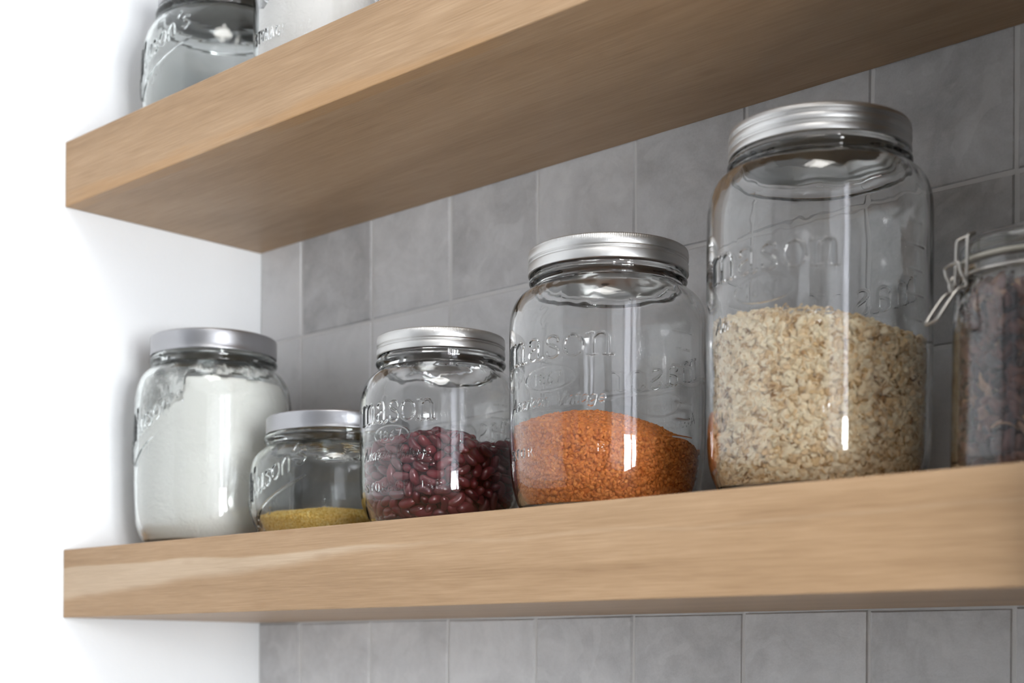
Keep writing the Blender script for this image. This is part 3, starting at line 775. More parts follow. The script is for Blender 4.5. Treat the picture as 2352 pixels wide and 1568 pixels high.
def shell_points(jar, level, n_side, n_top, inset, zb, depth):
    """random spots just inside the wall and over the top of the heap, with outward normals (mm)"""
    phi = rng.uniform(-PI, PI, n_side)
    edge = np.array([level(float(jar.rin(60.0)) - inset, p) for p in phi])
    z = zb + (edge - zb) * rng.uniform(0, 1, n_side)
    R = jar.rin(z) - inset - rng.uniform(0, 1, n_side) ** 1.5 * depth
    P1 = np.stack([R * np.cos(phi), R * np.sin(phi), z], -1)
    N1 = np.stack([np.cos(phi), np.sin(phi), np.where(z < zb + 14, -.3, 0.0)], -1)
    N1 /= np.linalg.norm(N1, axis=1)[:, None]
    phi2 = rng.uniform(-PI, PI, n_top)
    Rm = float(jar.rin(60.0)) - inset
    r2 = np.sqrt(rng.uniform(0, 1, n_top)) * (Rm - 3.5)
    z2 = np.array([level(a, b) for a, b in zip(r2, phi2)]) - rng.uniform(0, 1, n_top) * depth * .3
    P2 = np.stack([r2 * np.cos(phi2), r2 * np.sin(phi2), z2], -1)
    N2 = np.tile(np.array([[0, 0, 1.0]]), (n_top, 1)); N2[:, :2] += .25 * P2[:, :2] / Rm
    return np.vstack([P1, P2]), np.vstack([N1, N2])

def filling(name, jar, mat, core, pieces):
    """core (V,Q,T) + pieces (V,F,tone) into ONE mesh standing in the jar"""
    V, Q, T = core
    tone = [np.full(len(V), .25)]; Vs = [V]; Ts = [T]; n = len(V)
    for pv, pf, pt in pieces:
        Vs.append(pv); Ts.append(pf + n); tone.append(pt); n += len(pv)
    me = np_mesh(name, np.vstack(Vs) * .001, Q, np.vstack(Ts), True, np.concatenate(tone))
    o = link(name, me, mat)
    o.location = jar.loc
    return o

# ================================================================== the setting
ROOM_X, ROOM_Y, ROOM_H = 2.75, -2.75, Z0 + 1.5
box_floor = struct(box('floor', -.1, ROOM_X + .1, ROOM_Y - .1, .1, -.1, 0, M_FLOOR))
struct(box('ceiling', -.1, ROOM_X + .1, ROOM_Y - .1, .1, ROOM_H, ROOM_H + .1, M_CEIL))
struct(box('wall_left', -.1, 0, ROOM_Y - .1, .1, 0, ROOM_H, M_WHITE), 'plain white painted side wall that both oak shelves run into')

# the tiled wall: one mesh, every tile a slightly uneven raised slab over a recessed bed of grout
def tiled_wall():
    vs, fs, mi, tone = [], [], [], []
    def quad_box(x0, x1, z0, z1, rise, tn, jit):
        n = len(vs); g = .0011
        tilt = [rise + random.uniform(-jit * .6, jit) for _ in range(4)]
        e = .0012
        out = [(x0 + g, 0.0, z0 + g), (x1 - g, 0.0, z0 + g), (x1 - g, 0.0, z1 - g), (x0 + g, 0.0, z1 - g)]
        j = lambda: random.uniform(-.0005, .0005)
        mid = [(x + j(), -tilt[k] + .0012, z + j()) for k, (x, y, z) in enumerate(out)]
        inn = [(x0 + g + e, -tilt[0], z0 + g + e), (x1 - g - e, -tilt[1], z0 + g + e), (x1 - g - e, -tilt[2], z1 - g - e), (x0 + g + e, -tilt[3], z1 - g - e)]
        for ring in (out, mid, inn):
            for v in ring: vs.append(v); tone.append(tn)
        for a, b in ((0, 4), (4, 8)):
            for k in range(4):
                k2 = (k + 1) % 4
                fs.append((n + a + k, n + a + k2, n + b + k2, n + b + k)); mi.append(0)
        fs.append((n + 8, n + 9, n + 10, n + 11)); mi.append(0)
    # bed
    n = len(vs)
    for v in box_arrays(0, ROOM_X + .1, -.0034, .1, 0, ROOM_H)[0]: vs.append(v); tone.append(.5)
    for f in box_arrays(0, 1, 0, 1, 0, 1)[1]: fs.append(tuple(n + i for i in f)); mi.append(1)
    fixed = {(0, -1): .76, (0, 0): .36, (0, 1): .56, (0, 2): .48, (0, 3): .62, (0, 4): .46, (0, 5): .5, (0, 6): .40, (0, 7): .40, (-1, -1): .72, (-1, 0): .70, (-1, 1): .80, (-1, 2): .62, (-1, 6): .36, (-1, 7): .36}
    for row in range(-2, 8):                      # rows between and above the shelves
        z0 = TILE_Z0 + row * .1
        for k in range(-1, 14):
            x0, x1 = TILE_X0 + k * .1, TILE_X0 + (k + 1) * .1
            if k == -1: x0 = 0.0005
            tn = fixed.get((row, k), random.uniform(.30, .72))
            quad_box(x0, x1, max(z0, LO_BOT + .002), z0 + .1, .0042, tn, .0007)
    for row in range(0, 5):                       # rows hung from the underside of the lower shelf
        z1 = LO_BOT + .0006 - row * .1
        for k in range(-1, 14):
            x0, x1 = TILE_X0 + k * .1, TILE_X0 + (k + 1) * .1
            if k == -1: x0 = 0.0005
            quad_box(x0, x1, z1 - .1, z1 - random.uniform(0, .0010), .0042, random.uniform(.42, .66), .0007)
    me = bpy.data.meshes.new('wall_back'); me.from_pydata(vs, [], fs)
    at = me.attributes.new('tone', 'FLOAT', 'POINT'); at.data.foreach_set('value', tone)
    o = link('wall_back', me, [M_TILE, M_GROUT])
    o.data.polygons.foreach_set('material_index', mi)
    return struct(o, 'wall of square mottled grey tiles with pale grout behind the shelves')
tiled_wall()

# far sides of the kitchen, with the two windows that light it
FW = dict(x0=.05, x1=.95, z0=Z0 + .10, z1=Z0 + 1.40)          # window opposite the shelves
RW = dict(y0=-2.40, y1=-.58, z0=Z0 - .46, z1=Z0 + 1.25)        # window beyond the camera's right shoulder
boxes_front = [(-.1, FW['x0'], ROOM_Y - .1, ROOM_Y, 0, ROOM_H), (FW['x1'], ROOM_X + .1, ROOM_Y - .1, ROOM_Y, 0, ROOM_H),
               (FW['x0'], FW['x1'], ROOM_Y - .1, ROOM_Y, 0, FW['z0']), (FW['x0'], FW['x1'], ROOM_Y - .1, ROOM_Y, FW['z1'], ROOM_H)]
struct(boxes('wall_front', boxes_front, M_GREYWALL))
boxes_right = [(ROOM_X, ROOM_X + .1, ROOM_Y - .1, RW['y0'], 0, ROOM_H), (ROOM_X, ROOM_X + .1, RW['y1'], .1, 0, ROOM_H),
               (ROOM_X, ROOM_X + .1, RW['y0'], RW['y1'], 0, RW['z0']), (ROOM_X, ROOM_X + .1, RW['y0'], RW['y1'], RW['z1'], ROOM_H)]
struct(boxes('wall_right', boxes_right, M_CEIL))
struct(box('unseen_light_block', .915, 1.30, -.24, 0.0, 0, ROOM_H, M_DARK))  # added out of view to block window light from the niche's right end
fy = ROOM_Y - .06
fr = []
for x in (FW['x0'], (FW['x0'] + FW['x1']) / 2 - .025, FW['x1'] - .05): fr.append((x, x + .05, fy - .02, fy + .02, FW['z0'], FW['z1']))
for z in (FW['z0'], FW['z1'] - .05): fr.append((FW['x0'], FW['x1'], fy - .02, fy + .02, z, z + .05))
struct(boxes('window_1', fr, M_FRAME))
rx = ROOM_X + .05; fr = []
for y in (RW['y0'], -1.48, -1.04, RW['y1'] - .05): fr.append((rx - .02, rx + .02, y, y + .06, RW['z0'], RW['z1']))
for z in (RW['z0'], RW['z1'] - .05): fr.append((rx - .02, rx + .02, RW['y0'], RW['y1'], z, z + .05))
struct(boxes('window_2', fr, M_FRAME))

def window_light(name, loc, rot, sx, sy, power, col):
    l = bpy.data.lights.new(name, 'AREA'); l.shape = 'RECTANGLE'; l.size = sx; l.size_y = sy
    l.energy = power; l.color = col
    o = bpy.data.objects.new(name, l); C.objects.link(o)
    o.location = loc; o.rotation_euler = rot
    return o
L_FRONT, L_RIGHT = 3.6, 44.0          # radiance of the sky in the two windows
AF = (FW['x1'] - FW['x0']) * (FW['z1'] - FW['z0']); AR = (RW['y1'] - RW['y0']) * (RW['z1'] - RW['z0'])
window_light('daylight_front', ((FW['x0'] + FW['x1']) / 2, ROOM_Y - .12, (FW['z0'] + FW['z1']) / 2), (PI / 2, 0, 0), FW['x1'] - FW['x0'], FW['z1'] - FW['z0'], L_FRONT * PI * AF, (.93, .97, 1.0))
window_light('daylight_right', (ROOM_X + .12, (RW['y0'] + RW['y1']) / 2, (RW['z0'] + RW['z1']) / 2), (0, PI / 2, 0), RW['z1'] - RW['z0'], RW['y1'] - RW['y0'], L_RIGHT * PI * AR, (.95, .98, 1.0))

def mat_sheer(name, col):
    m, nt, out = new_mat(name)
    t = N(nt, 'ShaderNodeBsdfTranslucent'); t.inputs[0].default_value = (*col, 1)
    nt.links.new(t.outputs[0], out.inputs['Surface'])
    return m
M_SHEER = mat_sheer('sheer_curtain', (.42, .42, .43))
M_BLIND2 = mat_sheer('dense_roller_blind', (.21, .21, .215))
M_BLIND = mat_sheer('roller_blind', (.33, .33, .345))
box('window_blind', ROOM_X + .012, ROOM_X + .016, -1.45, RW['y1'] - .005, Z0 + .30, RW['z1'], M_BLIND)['kind'] = 'structure'
box('window_blind', ROOM_X + .012, ROOM_X + .016, RW['y0'] + .005, -1.45, RW['z0'], RW['z1'], M_BLIND2)['kind'] = 'structure'
box('window_curtain', FW['x0'] + .005, FW['x1'] - .005, ROOM_Y - .016, ROOM_Y - .012, FW['z0'], FW['z1'], M_SHEER)['kind'] = 'structure'

window_light('ceiling_panel', (1.30, -1.05, ROOM_H - .012), (0, 0, 0), .6, .6, 10.0 * PI * .36, (1.0, .97, .92))
w = bpy.data.worlds.new('daylight'); scene.world = w; w.use_nodes = True
w.node_tree.nodes['Background'].inputs[0].default_value = (.80, .88, 1.0, 1)
w.node_tree.nodes['Background'].inputs[1].default_value = .6

# ================================================================== shelves
def shelf(name, zb, zt, mat, label):
    v, f = box_arrays(0, .914, -SHELF_D, -.0045, 0, zt - zb)
    me = bpy.data.meshes.new(name); me.from_pydata(v, [], f)
    o = link(name, me, mat); o.location = (0.0005, 0, zb)
    m = o.modifiers.new('edge', 'BEVEL'); m.width = .0009; m.segments = 2
    return tag(o, label, 'shelf')
shelf('oak_shelf', UP_BOT, UP_TOP, M_OAK_UP, 'upper thick light oak floating shelf, its shaded underside in view')
shelf('oak_shelf', LO_BOT, LO_TOP, M_OAK_LO, 'lower thick light oak floating shelf carrying the row of filled jars')

# ================================================================== jars
def mason_profiles(R, base, shoulder, ring, neck, zrim):
    outer = [(.01, 3.0), (R * .55, 3.0), (R * .76, 2.0), (R * .80, 0.3), (R * .83, 0.0)] + base + shoulder + ring + [(neck, zrim - 12), (neck + .9, zrim - 10), (neck, zrim - 8), (neck + .9, zrim - 5), (neck, zrim - 3), (neck - .3, zrim - .6), (neck - 1.0, zrim)]
    t = 3.0
    inner = [(.01, 6.5), (R * .6, 6.3), (R * .80, 7.2)] + [(r - t - 1.5 * max(0, 1 - z / 30), z + 3.2 * max(0, 1 - z / 30)) for r, z in base if z > 6] + \
            [(r - t - .5, z - .8) for r, z in shoulder] + [(neck - 4.4, ring[0][1] + 1), (neck - 4.6, zrim - 6), (neck - 3.8, zrim - .5), (neck - 2.4, zrim)]
    return outer, inner

# --- red lentils jar
def lentil_jar():
    R = 65.9
    base = [(57.2, 3.5), (58.6, 8.8), (60.8, 13), (63.2, 22), (64.9, 34), (65.8, 52), (65.9, 86)]
    sh = [(66.0, 122), (65.9, 132), (64.9, 139.5), (61.6, 146.6), (56.2, 151.4), (50.5, 154.6), (49.4, 155.8)]
    ring = [(51.2, 156.8), (53.0, 158.2), (53.2, 159.6), (51.8, 161.2), (50.2, 162.0)]
    o, i = mason_profiles(R, base, sh, ring, 50.0, 177.5)
    x = dict(h=14.2, z=99, w=92, oz=86.5, oh=10.5, vh=8.0, vz=69, sh=5.4, sz=38.5, ticks=[50, 61, 72, 84, 95, 106, 117])
    j = Jar((0.5236, -.105, LO_TOP), o, i, mason_jar_marks(x), ARCS, .42, (30, 125), 3, 177.5)
    root = empty('storage_jar', j.loc, 'clear lettered jar half full of orange lentils, ridged silver screw lid', 'jar')
    j.glass(M_GLASS, root)
    mason_lid(root, 53.6, 163.6, 179.6, [(.40, .56)], 1)
    return j

def bean_jar():
    R = 60.0
    base = [(50.2, 2.5), (52.2, 8.8), (54.6, 13), (57.8, 19.6), (59.6, 28.4), (60.1, 42), (60.1, 66)]
    sh = [(60.1, 88), (60.0, 96), (59.2, 102.5), (57.0, 108.8), (53.0, 114.8), (47.6, 119.4), (45.4, 121.2)]
    ring = [(46.6, 122.6), (48.4, 124.6), (48.6, 126.6), (47.2, 128.6), (45.0, 129.6)]
    o, i = mason_profiles(R, base, sh, ring, 44.6, 143.2)
    x = dict(phi=-80, su=7, sw=70, h=14.6, z=76.5, w=72, oz=67, oh=9.5, vh=8.2, vz=50.5, sh=6.0, sz=27.5, ticks=[40, 50, 60, 70, 80, 90])
    j = Jar((0.3603, -.105, LO_TOP), o, i, mason_jar_marks(x), ARCS, .42, (20, 100), 11, 143.2)
    root = empty('storage_jar', j.loc, 'clear lettered jar of dark red kidney beans, ridged silver screw lid', 'jar')
    j.glass(M_GLASS, root)
    mason_lid(root, 47.6, 130.6, 145.2, [(.34, .50)], 2)
    return j

def oat_jar():
    R = 66.3
    base = [(57.5, 3), (59.9, 10.9), (63.7, 19.6), (65.4, 32), (66.1, 60), (66.3, 110)]
    sh = [(66.4, 164), (66.0, 176), (64.6, 184), (61.2, 190.6), (55.6, 195.4), (52.0, 197.2)]
    ring = [(53.0, 198.2), (54.5, 199.6), (54.6, 202.0), (53.0, 204.0), (51.0, 205.0)]
    o, i = mason_profiles(R, base, sh, ring, 50.4, 219.6)
    x = dict(h=15.4, z=126, w=92, oz=116, oh=11, vh=8.5, vz=97, sh=6, sz=45, ticks=[58, 72, 86, 100, 114, 128, 142, 156])
    j = Jar((0.6884, -.105, LO_TOP), o, i, mason_jar_marks(x), ARCS, .50, (90, 146), 21, 219.6)
    root = empty('storage_jar', j.loc, 'tallest clear jar, filled with pale rolled oats, silver screw lid', 'jar')
    j.glass(M_GLASS, root)
    mason_lid(root, 53.5, 205.6, 221.6, [(.26, .40), (.64, .78)], 5)
    return j

def script_jar(loc, R, base, sh, ring, neck, zrim, lid, mk, label, seed, tk=None, fine=.6, k=1.0):
    R, neck, zrim = R * k, neck * k, zrim * k
    base, sh, ring = [[(a * k, b * k) for a, b in q] for q in (base, sh, ring)]
    lid = tuple(v * k for v in lid); mk = {a: (b * k if a in ('h', 'z', 'w') else b) for a, b in mk.items()}
    if tk: tk = [v * k for v in tk]
    o, i = mason_profiles(R, base, sh, ring, neck, zrim)
    st, small = script_marks(mk)
    marks = [(mk.get('phi', -92), st, 1.0), (mk.get('phi', -92), small, .5)]
    if tk: marks += [(-6, ticks(tk, 15), 1.3), (174, ticks(tk, 15), 1.3)]
    arcs = [(mk.get('phi', -92), 56, True), (-6, 14, False), (174, 14, False)]
    j = Jar(loc, o, i, marks, arcs, fine, (8, zrim - 30), seed, zrim)
    root = empty('storage_jar', j.loc, label, 'jar')
    j.glass(M_GLASS_GREEN, root)
    plain_lid(root, *lid)
    return j

lj = lentil_jar(); bj = bean_jar(); oj = oat_jar()
fj = script_jar((0.0793, -.112, LO_TOP), 66.8, [(56, 2), (59.2, 8), (61.6, 11), (65.2, 21.6), (66.7, 41), (66.9, 80)],
                [(66.8, 112), (66.4, 126), (64.0, 140), (60.0, 147.8), (55.0, 153.0), (51.8, 156)], [(53.2, 158), (54.2, 160), (54.0, 162.4), (52.4, 164), (50.6, 164.6)], 50.4, 179.6,
                (53.6, 164.8, 181.6), dict(h=18, z=102, w=74, rot=25, phi=-84), 'tall green-tinted jar packed with white flour beside the white wall', 31, [54, 64.5, 75, 85.5, 96, 106.5, 117, 127.5], k=1.011)
yj = script_jar((0.2202, -.090, LO_TOP), 68.5, [(57, 1.5), (61.2, 8.2), (66.0, 19.8), (68.3, 31)],
                [(68.5, 46), (67.9, 57), (65.6, 65.4), (61.6, 71), (56.4, 75.2), (54.2, 77)], [(55.6, 78.6), (57.0, 80.4), (57.0, 83.0), (55.2, 84.8), (53.0, 85.4)], 52.6, 97.6,
                (55.4, 85.6, 99.4), dict(h=18, z=43, w=76, rot=25, phi=-87), 'squat green-tinted jar with a little yellow grain, between flour and kidney beans', 41, k=1.027)
sj = script_jar((0.0900, -.110, UP_TOP), 70.0, [(58, 1.5), (62.4, 8.2), (67.4, 19.8), (69.8, 31)],
                [(70.3, 52), (69.8, 70), (67.4, 84), (64.4, 91), (60.0, 98), (57.0, 101.6)], [(57.4, 103), (58.8, 105), (58.8, 108), (57.0, 110), (55.0, 111)], 54.4, 123,
                (57.0, 111.4, 126), dict(h=18, z=62, w=76, rot=25, phi=-87), 'empty green-tinted glass jar on the upper shelf by the white wall', 51)

# small jar of white sugar on the upper shelf (only its foot is in the picture)
def sugar_jar():
    R = 49.9
    base = [(41, 2), (43.5, 7), (47.5, 15), (49.4, 26), (49.9, 40)]
    sh = [(49.9, 84), (49.4, 94), (47, 102), (43, 107), (38.5, 110)]
    ring = [(38.2, 111), (39.8, 113), (39.8, 116), (38.4, 118), (36.8, 119)]
    o, i = mason_profiles(R, base, sh, ring, 36.6, 132)
    sx = text_strokes('STORAGE JAR', 8.5, 0, 0, .8, track=.35, width=60)
    sx = [(p + [0, 36.0], w_) for p, w_ in sx]
    em = [(ell(-2, 72, 14, 9), .7)]
    j = Jar((0.2296, -.120, UP_TOP), o, i, [(-75, sx, 1.3), (-75, em, .7)], [(-75, 44, True)], .5, (30, 84), 61, 132)
    root = empty('storage_jar', j.loc, 'jar filled with white powder on the upper shelf, raised capitals low on its glass', 'jar')
    j.glass(M_GLASS, root)
    mason_lid(root, 39.6, 119.6, 134, [(.34, .50)], 7)
    return j
wj = sugar_jar()

# ------------------------------------------------------------------ fillings
# lentils
LENS_V, LENS_F = disc_template(9, [(0, -.42), (.62, -.33), (1, 0), (.62, .33), (0, .42)])
def lent_level(r, p):
    return 72.0 - 18.0 * (r / 62.0) ** 2 - 9.0 * (r / 62.0) * math.cos(p - math.radians(28)) + 1.2 * (vnoise(np.array([r * math.cos(p) / 11.0 + 40]), np.array([r * math.sin(p) / 11.0 + 40]), 3)[0] - .5)
core = heap_core(lj, lent_level, 2.6, 9.0)
P, Nn = shell_points(lj, lent_level, 8200, 4200, 1.75, 8.0, 1.4)
keep = np.hypot(P[:, 0], P[:, 1]) < lj.rin(P[:, 2]) - 1.4
P, Nn = P[keep], Nn[keep]
fr = rand_frames(Nn, np.full(len(P), .55))
pc = scatter(LENS_V, LENS_F, P, fr, rng.uniform(1.45, 1.85, len(P)), rng.normal(.5, .22, len(P)))
clamp_in(lj, pc[0], .55, 8.2)
o = filling('red_lentils', lj, M_LENTIL, core, [pc])
tag(o, 'orange split lentils heaped inside the jar next to the oats', 'lentils', kind='stuff')

# oats
FLAKE_V, FLAKE_F = disc_template(9, [(0, -.10), (.8, -.10), (1, .02), (.75, .13), (0, .10)])
FLAKE_V = FLAKE_V * [1.15, .88, 1.0]
FLAKE_V[:, 2] += .08 * FLAKE_V[:, 0] ** 2
def oat_level(r, p):
    return 112.0 - 13.0 * (r / 62.0) ** 2 - 8.3 * (r / 62.0) * math.cos(p - math.radians(25)) + 3.0 * (vnoise(np.array([r * math.cos(p) / 14.0 + 40]), np.array([r * math.sin(p) / 14.0 + 40]), 5)[0] - .5)
core = heap_core(oj, oat_level, 3.6, 9.0)
P, Nn = shell_points(oj, oat_level, 9800, 2200, 2.2, 8.0, 2.2)
rr = rng.uniform(1.7, 3.3, len(P))
P[:, :2] *= np.minimum(1.0, (oj.rin(P[:, 2]) - 1.2) / np.maximum(np.hypot(P[:, 0], P[:, 1]) + .45 * rr, 1))[:, None]
fr = rand_frames(Nn, np.full(len(P), .40))
pc = scatter(FLAKE_V, FLAKE_F, P, fr, rr, np.clip(rng.normal(.82, .32, len(P)), 0, 1.1))
clamp_in(oj, pc[0], .55, 8.2)
o = filling('rolled_oats', oj, M_OAT, core, [pc])
tag(o, 'pale beige rolled oats filling more than half of the tallest jar', 'oats', kind='stuff')

# yellow grain
GR_V, GR_F = disc_template(5, [(0, -.8), (.9, -.3), (.9, .35), (0, .8)])
def pol_level(r, p):
    return 27.5 - 7.5 * (r / 64.0) ** 2 - 1.5 * (r / 64.0) * math.cos(p + math.radians(20)) + 2.2 * (vnoise(np.array([r * math.cos(p) / 12.0 + 40]), np.array([r * math.sin(p) / 12.0 + 40]), 8)[0] - .5)
core = heap_core(yj, pol_level, 1.2, 8.6)
P, Nn = shell_points(yj, pol_level, 7000, 6000, 1.0, 7.6, .6)
keep = np.hypot(P[:, 0], P[:, 1]) < yj.rin(P[:, 2]) - .7
P, Nn = P[keep], Nn[keep]
fr = rand_frames(Nn, np.full(len(P), 2.0))
pc = scatter(GR_V, GR_F, P, fr, rng.uniform(.6, 1.5, len(P)), rng.normal(.52, .32, len(P)))
clamp_in(yj, pc[0], .5, 8.2)
o = filling('yellow_grain', yj, M_POLENTA, core, [pc])
tag(o, 'thin layer of yellow ground grain in the squat jar', 'grain', kind='stuff')

# flour: packed high on one side, fallen away from the glass on the other
def flour():
    seg, rows = 240, 90
    phis = np.linspace(-PI, PI, seg, endpoint=False)
    deg = np.degrees(phis)
    top = np.where(deg < -56, 97 + 0 * deg, 141.0)
    top = 96 + 47 * sstep(-60, -54, deg) * (1 - sstep(150, 175, deg)) + 22 * sstep(-112, -58, deg) * (1 - sstep(-58, -54, deg))
    top = top + 3.0 * (vnoise(phis * 9 + 30, phis * 0 + 3, 2) - .5) + 5.0 * (vnoise(phis * 3 + 30, phis * 0 + 7, 4) - .5)
    V = []
    for k in range(rows):
        z = 8.6 + (141.0 - 8.6) * k / (rows - 1)
        zz = np.full(seg, z)
        R = fj.rin(zz) - .7 - .9 * float(sstep(110, 134, z))
        over = np.clip((z - top) / 16.0, 0, None)
        R = R - 17.0 * np.minimum(1, over) ** .6 - 10 * np.clip(over - 1, 0, 3)
        R = R - 1.2 * (over > 0) * vnoise(phis * 14 + 30, zz / 5, 6)
        V.append(np.stack([R * np.cos(phis), R * np.sin(phis), zz], -1))
    lastR = np.hypot(V[-1][:, 0], V[-1][:, 1])
    for t in np.linspace(.9, .005, 10):
        R = lastR * t
        z = 141 + 3 * (1 - t) + 2.5 * (vnoise(R * np.cos(phis) / 9 + 40, R * np.sin(phis) / 9 + 40, 9) - .5)
        V.append(np.stack([R * np.cos(phis), R * np.sin(phis), z], -1))
    n = len(V); V = np.vstack(V)
    i = np.arange(n - 1)[:, None]; j = np.arange(seg)[None]; j2 = (j + 1) % seg
    Q = np.stack([i * seg + j, i * seg + j2, (i + 1) * seg + j2, (i + 1) * seg + j], -1).reshape(-1, 4)
    c = len(V); V = np.vstack([V, [[0, 0, 8.6]]])
    T = np.stack([np.full(seg, c), (np.arange(seg) + 1) % seg, np.arange(seg)], -1)
    o = link('white_flour', np_mesh('white_flour', V * .001, Q, T), M_FLOUR); o.location = fj.loc
    tag(o, 'white flour packed in the tall jar beside the white wall', 'flour', kind='stuff')
    # flour dust clinging to the glass above the fill
    zs = np.linspace(92, 160, 50)
    V, tone = [], []
    for z in zs:
        R = fj.rin(np.full(seg, z)) - .55 - .9 * float(sstep(110, 134, z))
        V.append(np.stack([R * np.cos(phis), R * np.sin(phis), np.full(seg, z)], -1))
        void = sstep(-50, -58, deg)
        tone.append(np.where(z > top + 2, +.06 * void + .10 * (1 - void) - .20 * sstep(140, 158, np.full(seg, z)) + .10 * np.exp(-((z - top) / 9.0) ** 2), -.6))
    V = np.vstack(V); n = len(zs)
    i = np.arange(n - 1)[:, None]
    Q = np.stack([i * seg + j, i * seg + j2, (i + 1) * seg + j2, (i + 1) * seg + j], -1).reshape(-1, 4)
    link('flour_dust', np_mesh('flour_dust', V * .001, Q, None, True, np.concatenate(tone)), M_RESIDUE, o)
flour()

# sugar
def sug_level(r, p):
    return 74.0 + 4 * math.sin(p + 1.0) * r / 46.0 - 9 * math.exp(-((math.degrees(p) + 100) / 14.0) ** 2) * (r / 46.0) ** 2
V, Q, T = heap_core(wj, sug_level, .6, 8.6)
o = link('white_powder', np_mesh('white_powder', V * .001, Q, T), M_FLOUR); o.location = wj.loc
tag(o, 'white powder filling the jar on the upper shelf', 'powder', kind='stuff')

# kidney beans: every bean its own object
def bean_mesh():
    n, rows = 14, []
    L = 6.7
    prof = [(t, (max(0.0, 1 - abs(2 * t - 1) ** 2.5)) ** .55 * (1 - .06 * (t - .5))) for t in (0, .008, .03, .07, .13, .21, .31, .42, .54, .66, .77, .86, .925, .967, .992, 1)]
    prof[0] = (0.0, 0.0); prof[-1] = (1.0, 0.0)
    v, f = [], []
    for t, r in prof:
        x = (t - .5) * 2 * L
        bend = -1.05 * (x / L) ** 2 + .4
        if r == 0: v.append((x, bend, 0)); continue
        for i in range(n):
            a = 2 * PI * i / n
            yy = r * 3.85 * math.cos(a)
            if yy < 0: yy *= 1 - .18 * math.exp(-(x / 2.6) ** 2)      # the hollow side
            v.append((x, bend + yy, r * 3.3 * math.sin(a)))
    m = len(prof) - 2
    for i in range(n):
        j = (i + 1) % n
        f.append((0, 1 + j, 1 + i))
        f.append((len(v) - 1, 1 + (m - 1) * n + i, 1 + (m - 1) * n + j))
    q = []
    for k in range(m - 1):
        for i in range(n):
            j = (i + 1) % n
            q.append((1 + k * n + i, 1 + k * n + j, 1 + (k + 1) * n + j, 1 + (k + 1) * n + i))
    return np.array(v) * .001, np.array(q), np.array(f)
BV, BQ, BT = bean_mesh()
bean_meshes = []
for k, tn in enumerate((.15, .32, .48, .62, .8)):
    me = np_mesh('kidney_bean', BV * (1 + .03 * (k - 2)), BQ, BT, True, np.full(len(BV), tn)); me.materials.append(M_BEAN)
    bean_meshes.append(me)
beans = [tuple(int(v) for v in s.split(',')) for s in BEAN_DATA.split(';')]
beans = [((x / 10000, y / 10000, z / 10000 * 1.03 + .0005), Quaternion((a / 100, b / 100, c / 100, d / 100))) for x, y, z, a, b, c, d in beans]
for k in range(26):                                     # crown of the heap
    r = .0245 * math.sqrt((k + .5) / 26); a = k * 2.4
    e = Matrix.Rotation(a + random.uniform(0, 3), 3, 'Z') @ Matrix.Rotation(random.uniform(-.4, .4), 3, 'Y')
    beans.append(((r * math.cos(a), r * math.sin(a), .0765 - .20 * r + random.uniform(-.0008, .0008)), e.to_quaternion()))
BMM = BV * 1060.0
def settle(b):
    (x, y, z), q = b
    W = BMM @ np.array(q.normalized().to_matrix()).T + np.array([x, y, z]) * 1000
    W[:, 2] += max(0.0, 8.7 - W[:, 2].min()); z += max(0.0, 8.7 - (W[:, 2].min())) * .001
    z = (W[:, 2] - (BMM @ np.array(q.normalized().to_matrix()).T)[:, 2]).mean() * .001
    over = (np.hypot(W[:, 0], W[:, 1]) - (bj.rin(W[:, 2]) - .6)).max()
    if over > 0:
        r = math.hypot(x, y); k = max(0.0, 1 - over * .001 / max(r, .001)); x, y = x * k, y * k
    return (x, y, z), q
beans = [settle(settle(b)) for b in beans]
view = (math.cos(math.radians(43)), -math.sin(math.radians(43)))
def score(b):
    (x, y, z), q = b
    return x * view[0] + y * view[1] + .45 * z + .15 * math.hypot(x, y)
beans.sort(key=score, reverse=True)
bean_label = 'glossy dark red kidney bean in the heap inside a clear lettered jar'
for k, (p, q) in enumerate(beans[:300]):
    o = bpy.data.objects.new('kidney_bean', bean_meshes[(k * 7 + k // 5) % 5])
    C.objects.link(o)
    o.location = Vector(p) + Vector(bj.loc); o.rotation_mode = 'QUATERNION'; o.rotation_quaternion = q.normalized()
    tag(o, bean_label, 'bean', 'kidney beans in the jar')
vs, qs, ts, tn, n = [], [], [], [], 0
for p, q in beans[300:]:
    R3 = np.array(q.normalized().to_matrix())
    vs.append(BV @ R3.T + np.array(p)); qs.append(BQ + n); ts.append(BT + n); tn.append(np.full(len(BV), random.uniform(.15, .8))); n += len(BV)
# the beans deep in the middle, never seen singly
o = link('kidney_bean_heap', np_mesh('kidney_bean_heap', np.vstack(vs), np.vstack(qs), np.vstack(ts), True, np.concatenate(tn)), M_BEAN)
o.location = bj.loc
tag(o, 'heap of kidney beans behind the ones against the front glass', 'beans', 'kidney beans in the jar', 'stuff')
deep = [(.01, 7), (40, 7), (41, 44), (34, 50), (27, 57), (20, 63.5), (13, 69), (6, 71.5), (.01, 72)]
dd = lathe('packed_beans', deep, M_BEAN, o, 64)
at = dd.data.attributes.new('tone', 'FLOAT', 'POINT'); at.data.foreach_set('value', np.full(len(dd.data.vertices), .0, dtype=np.float32))

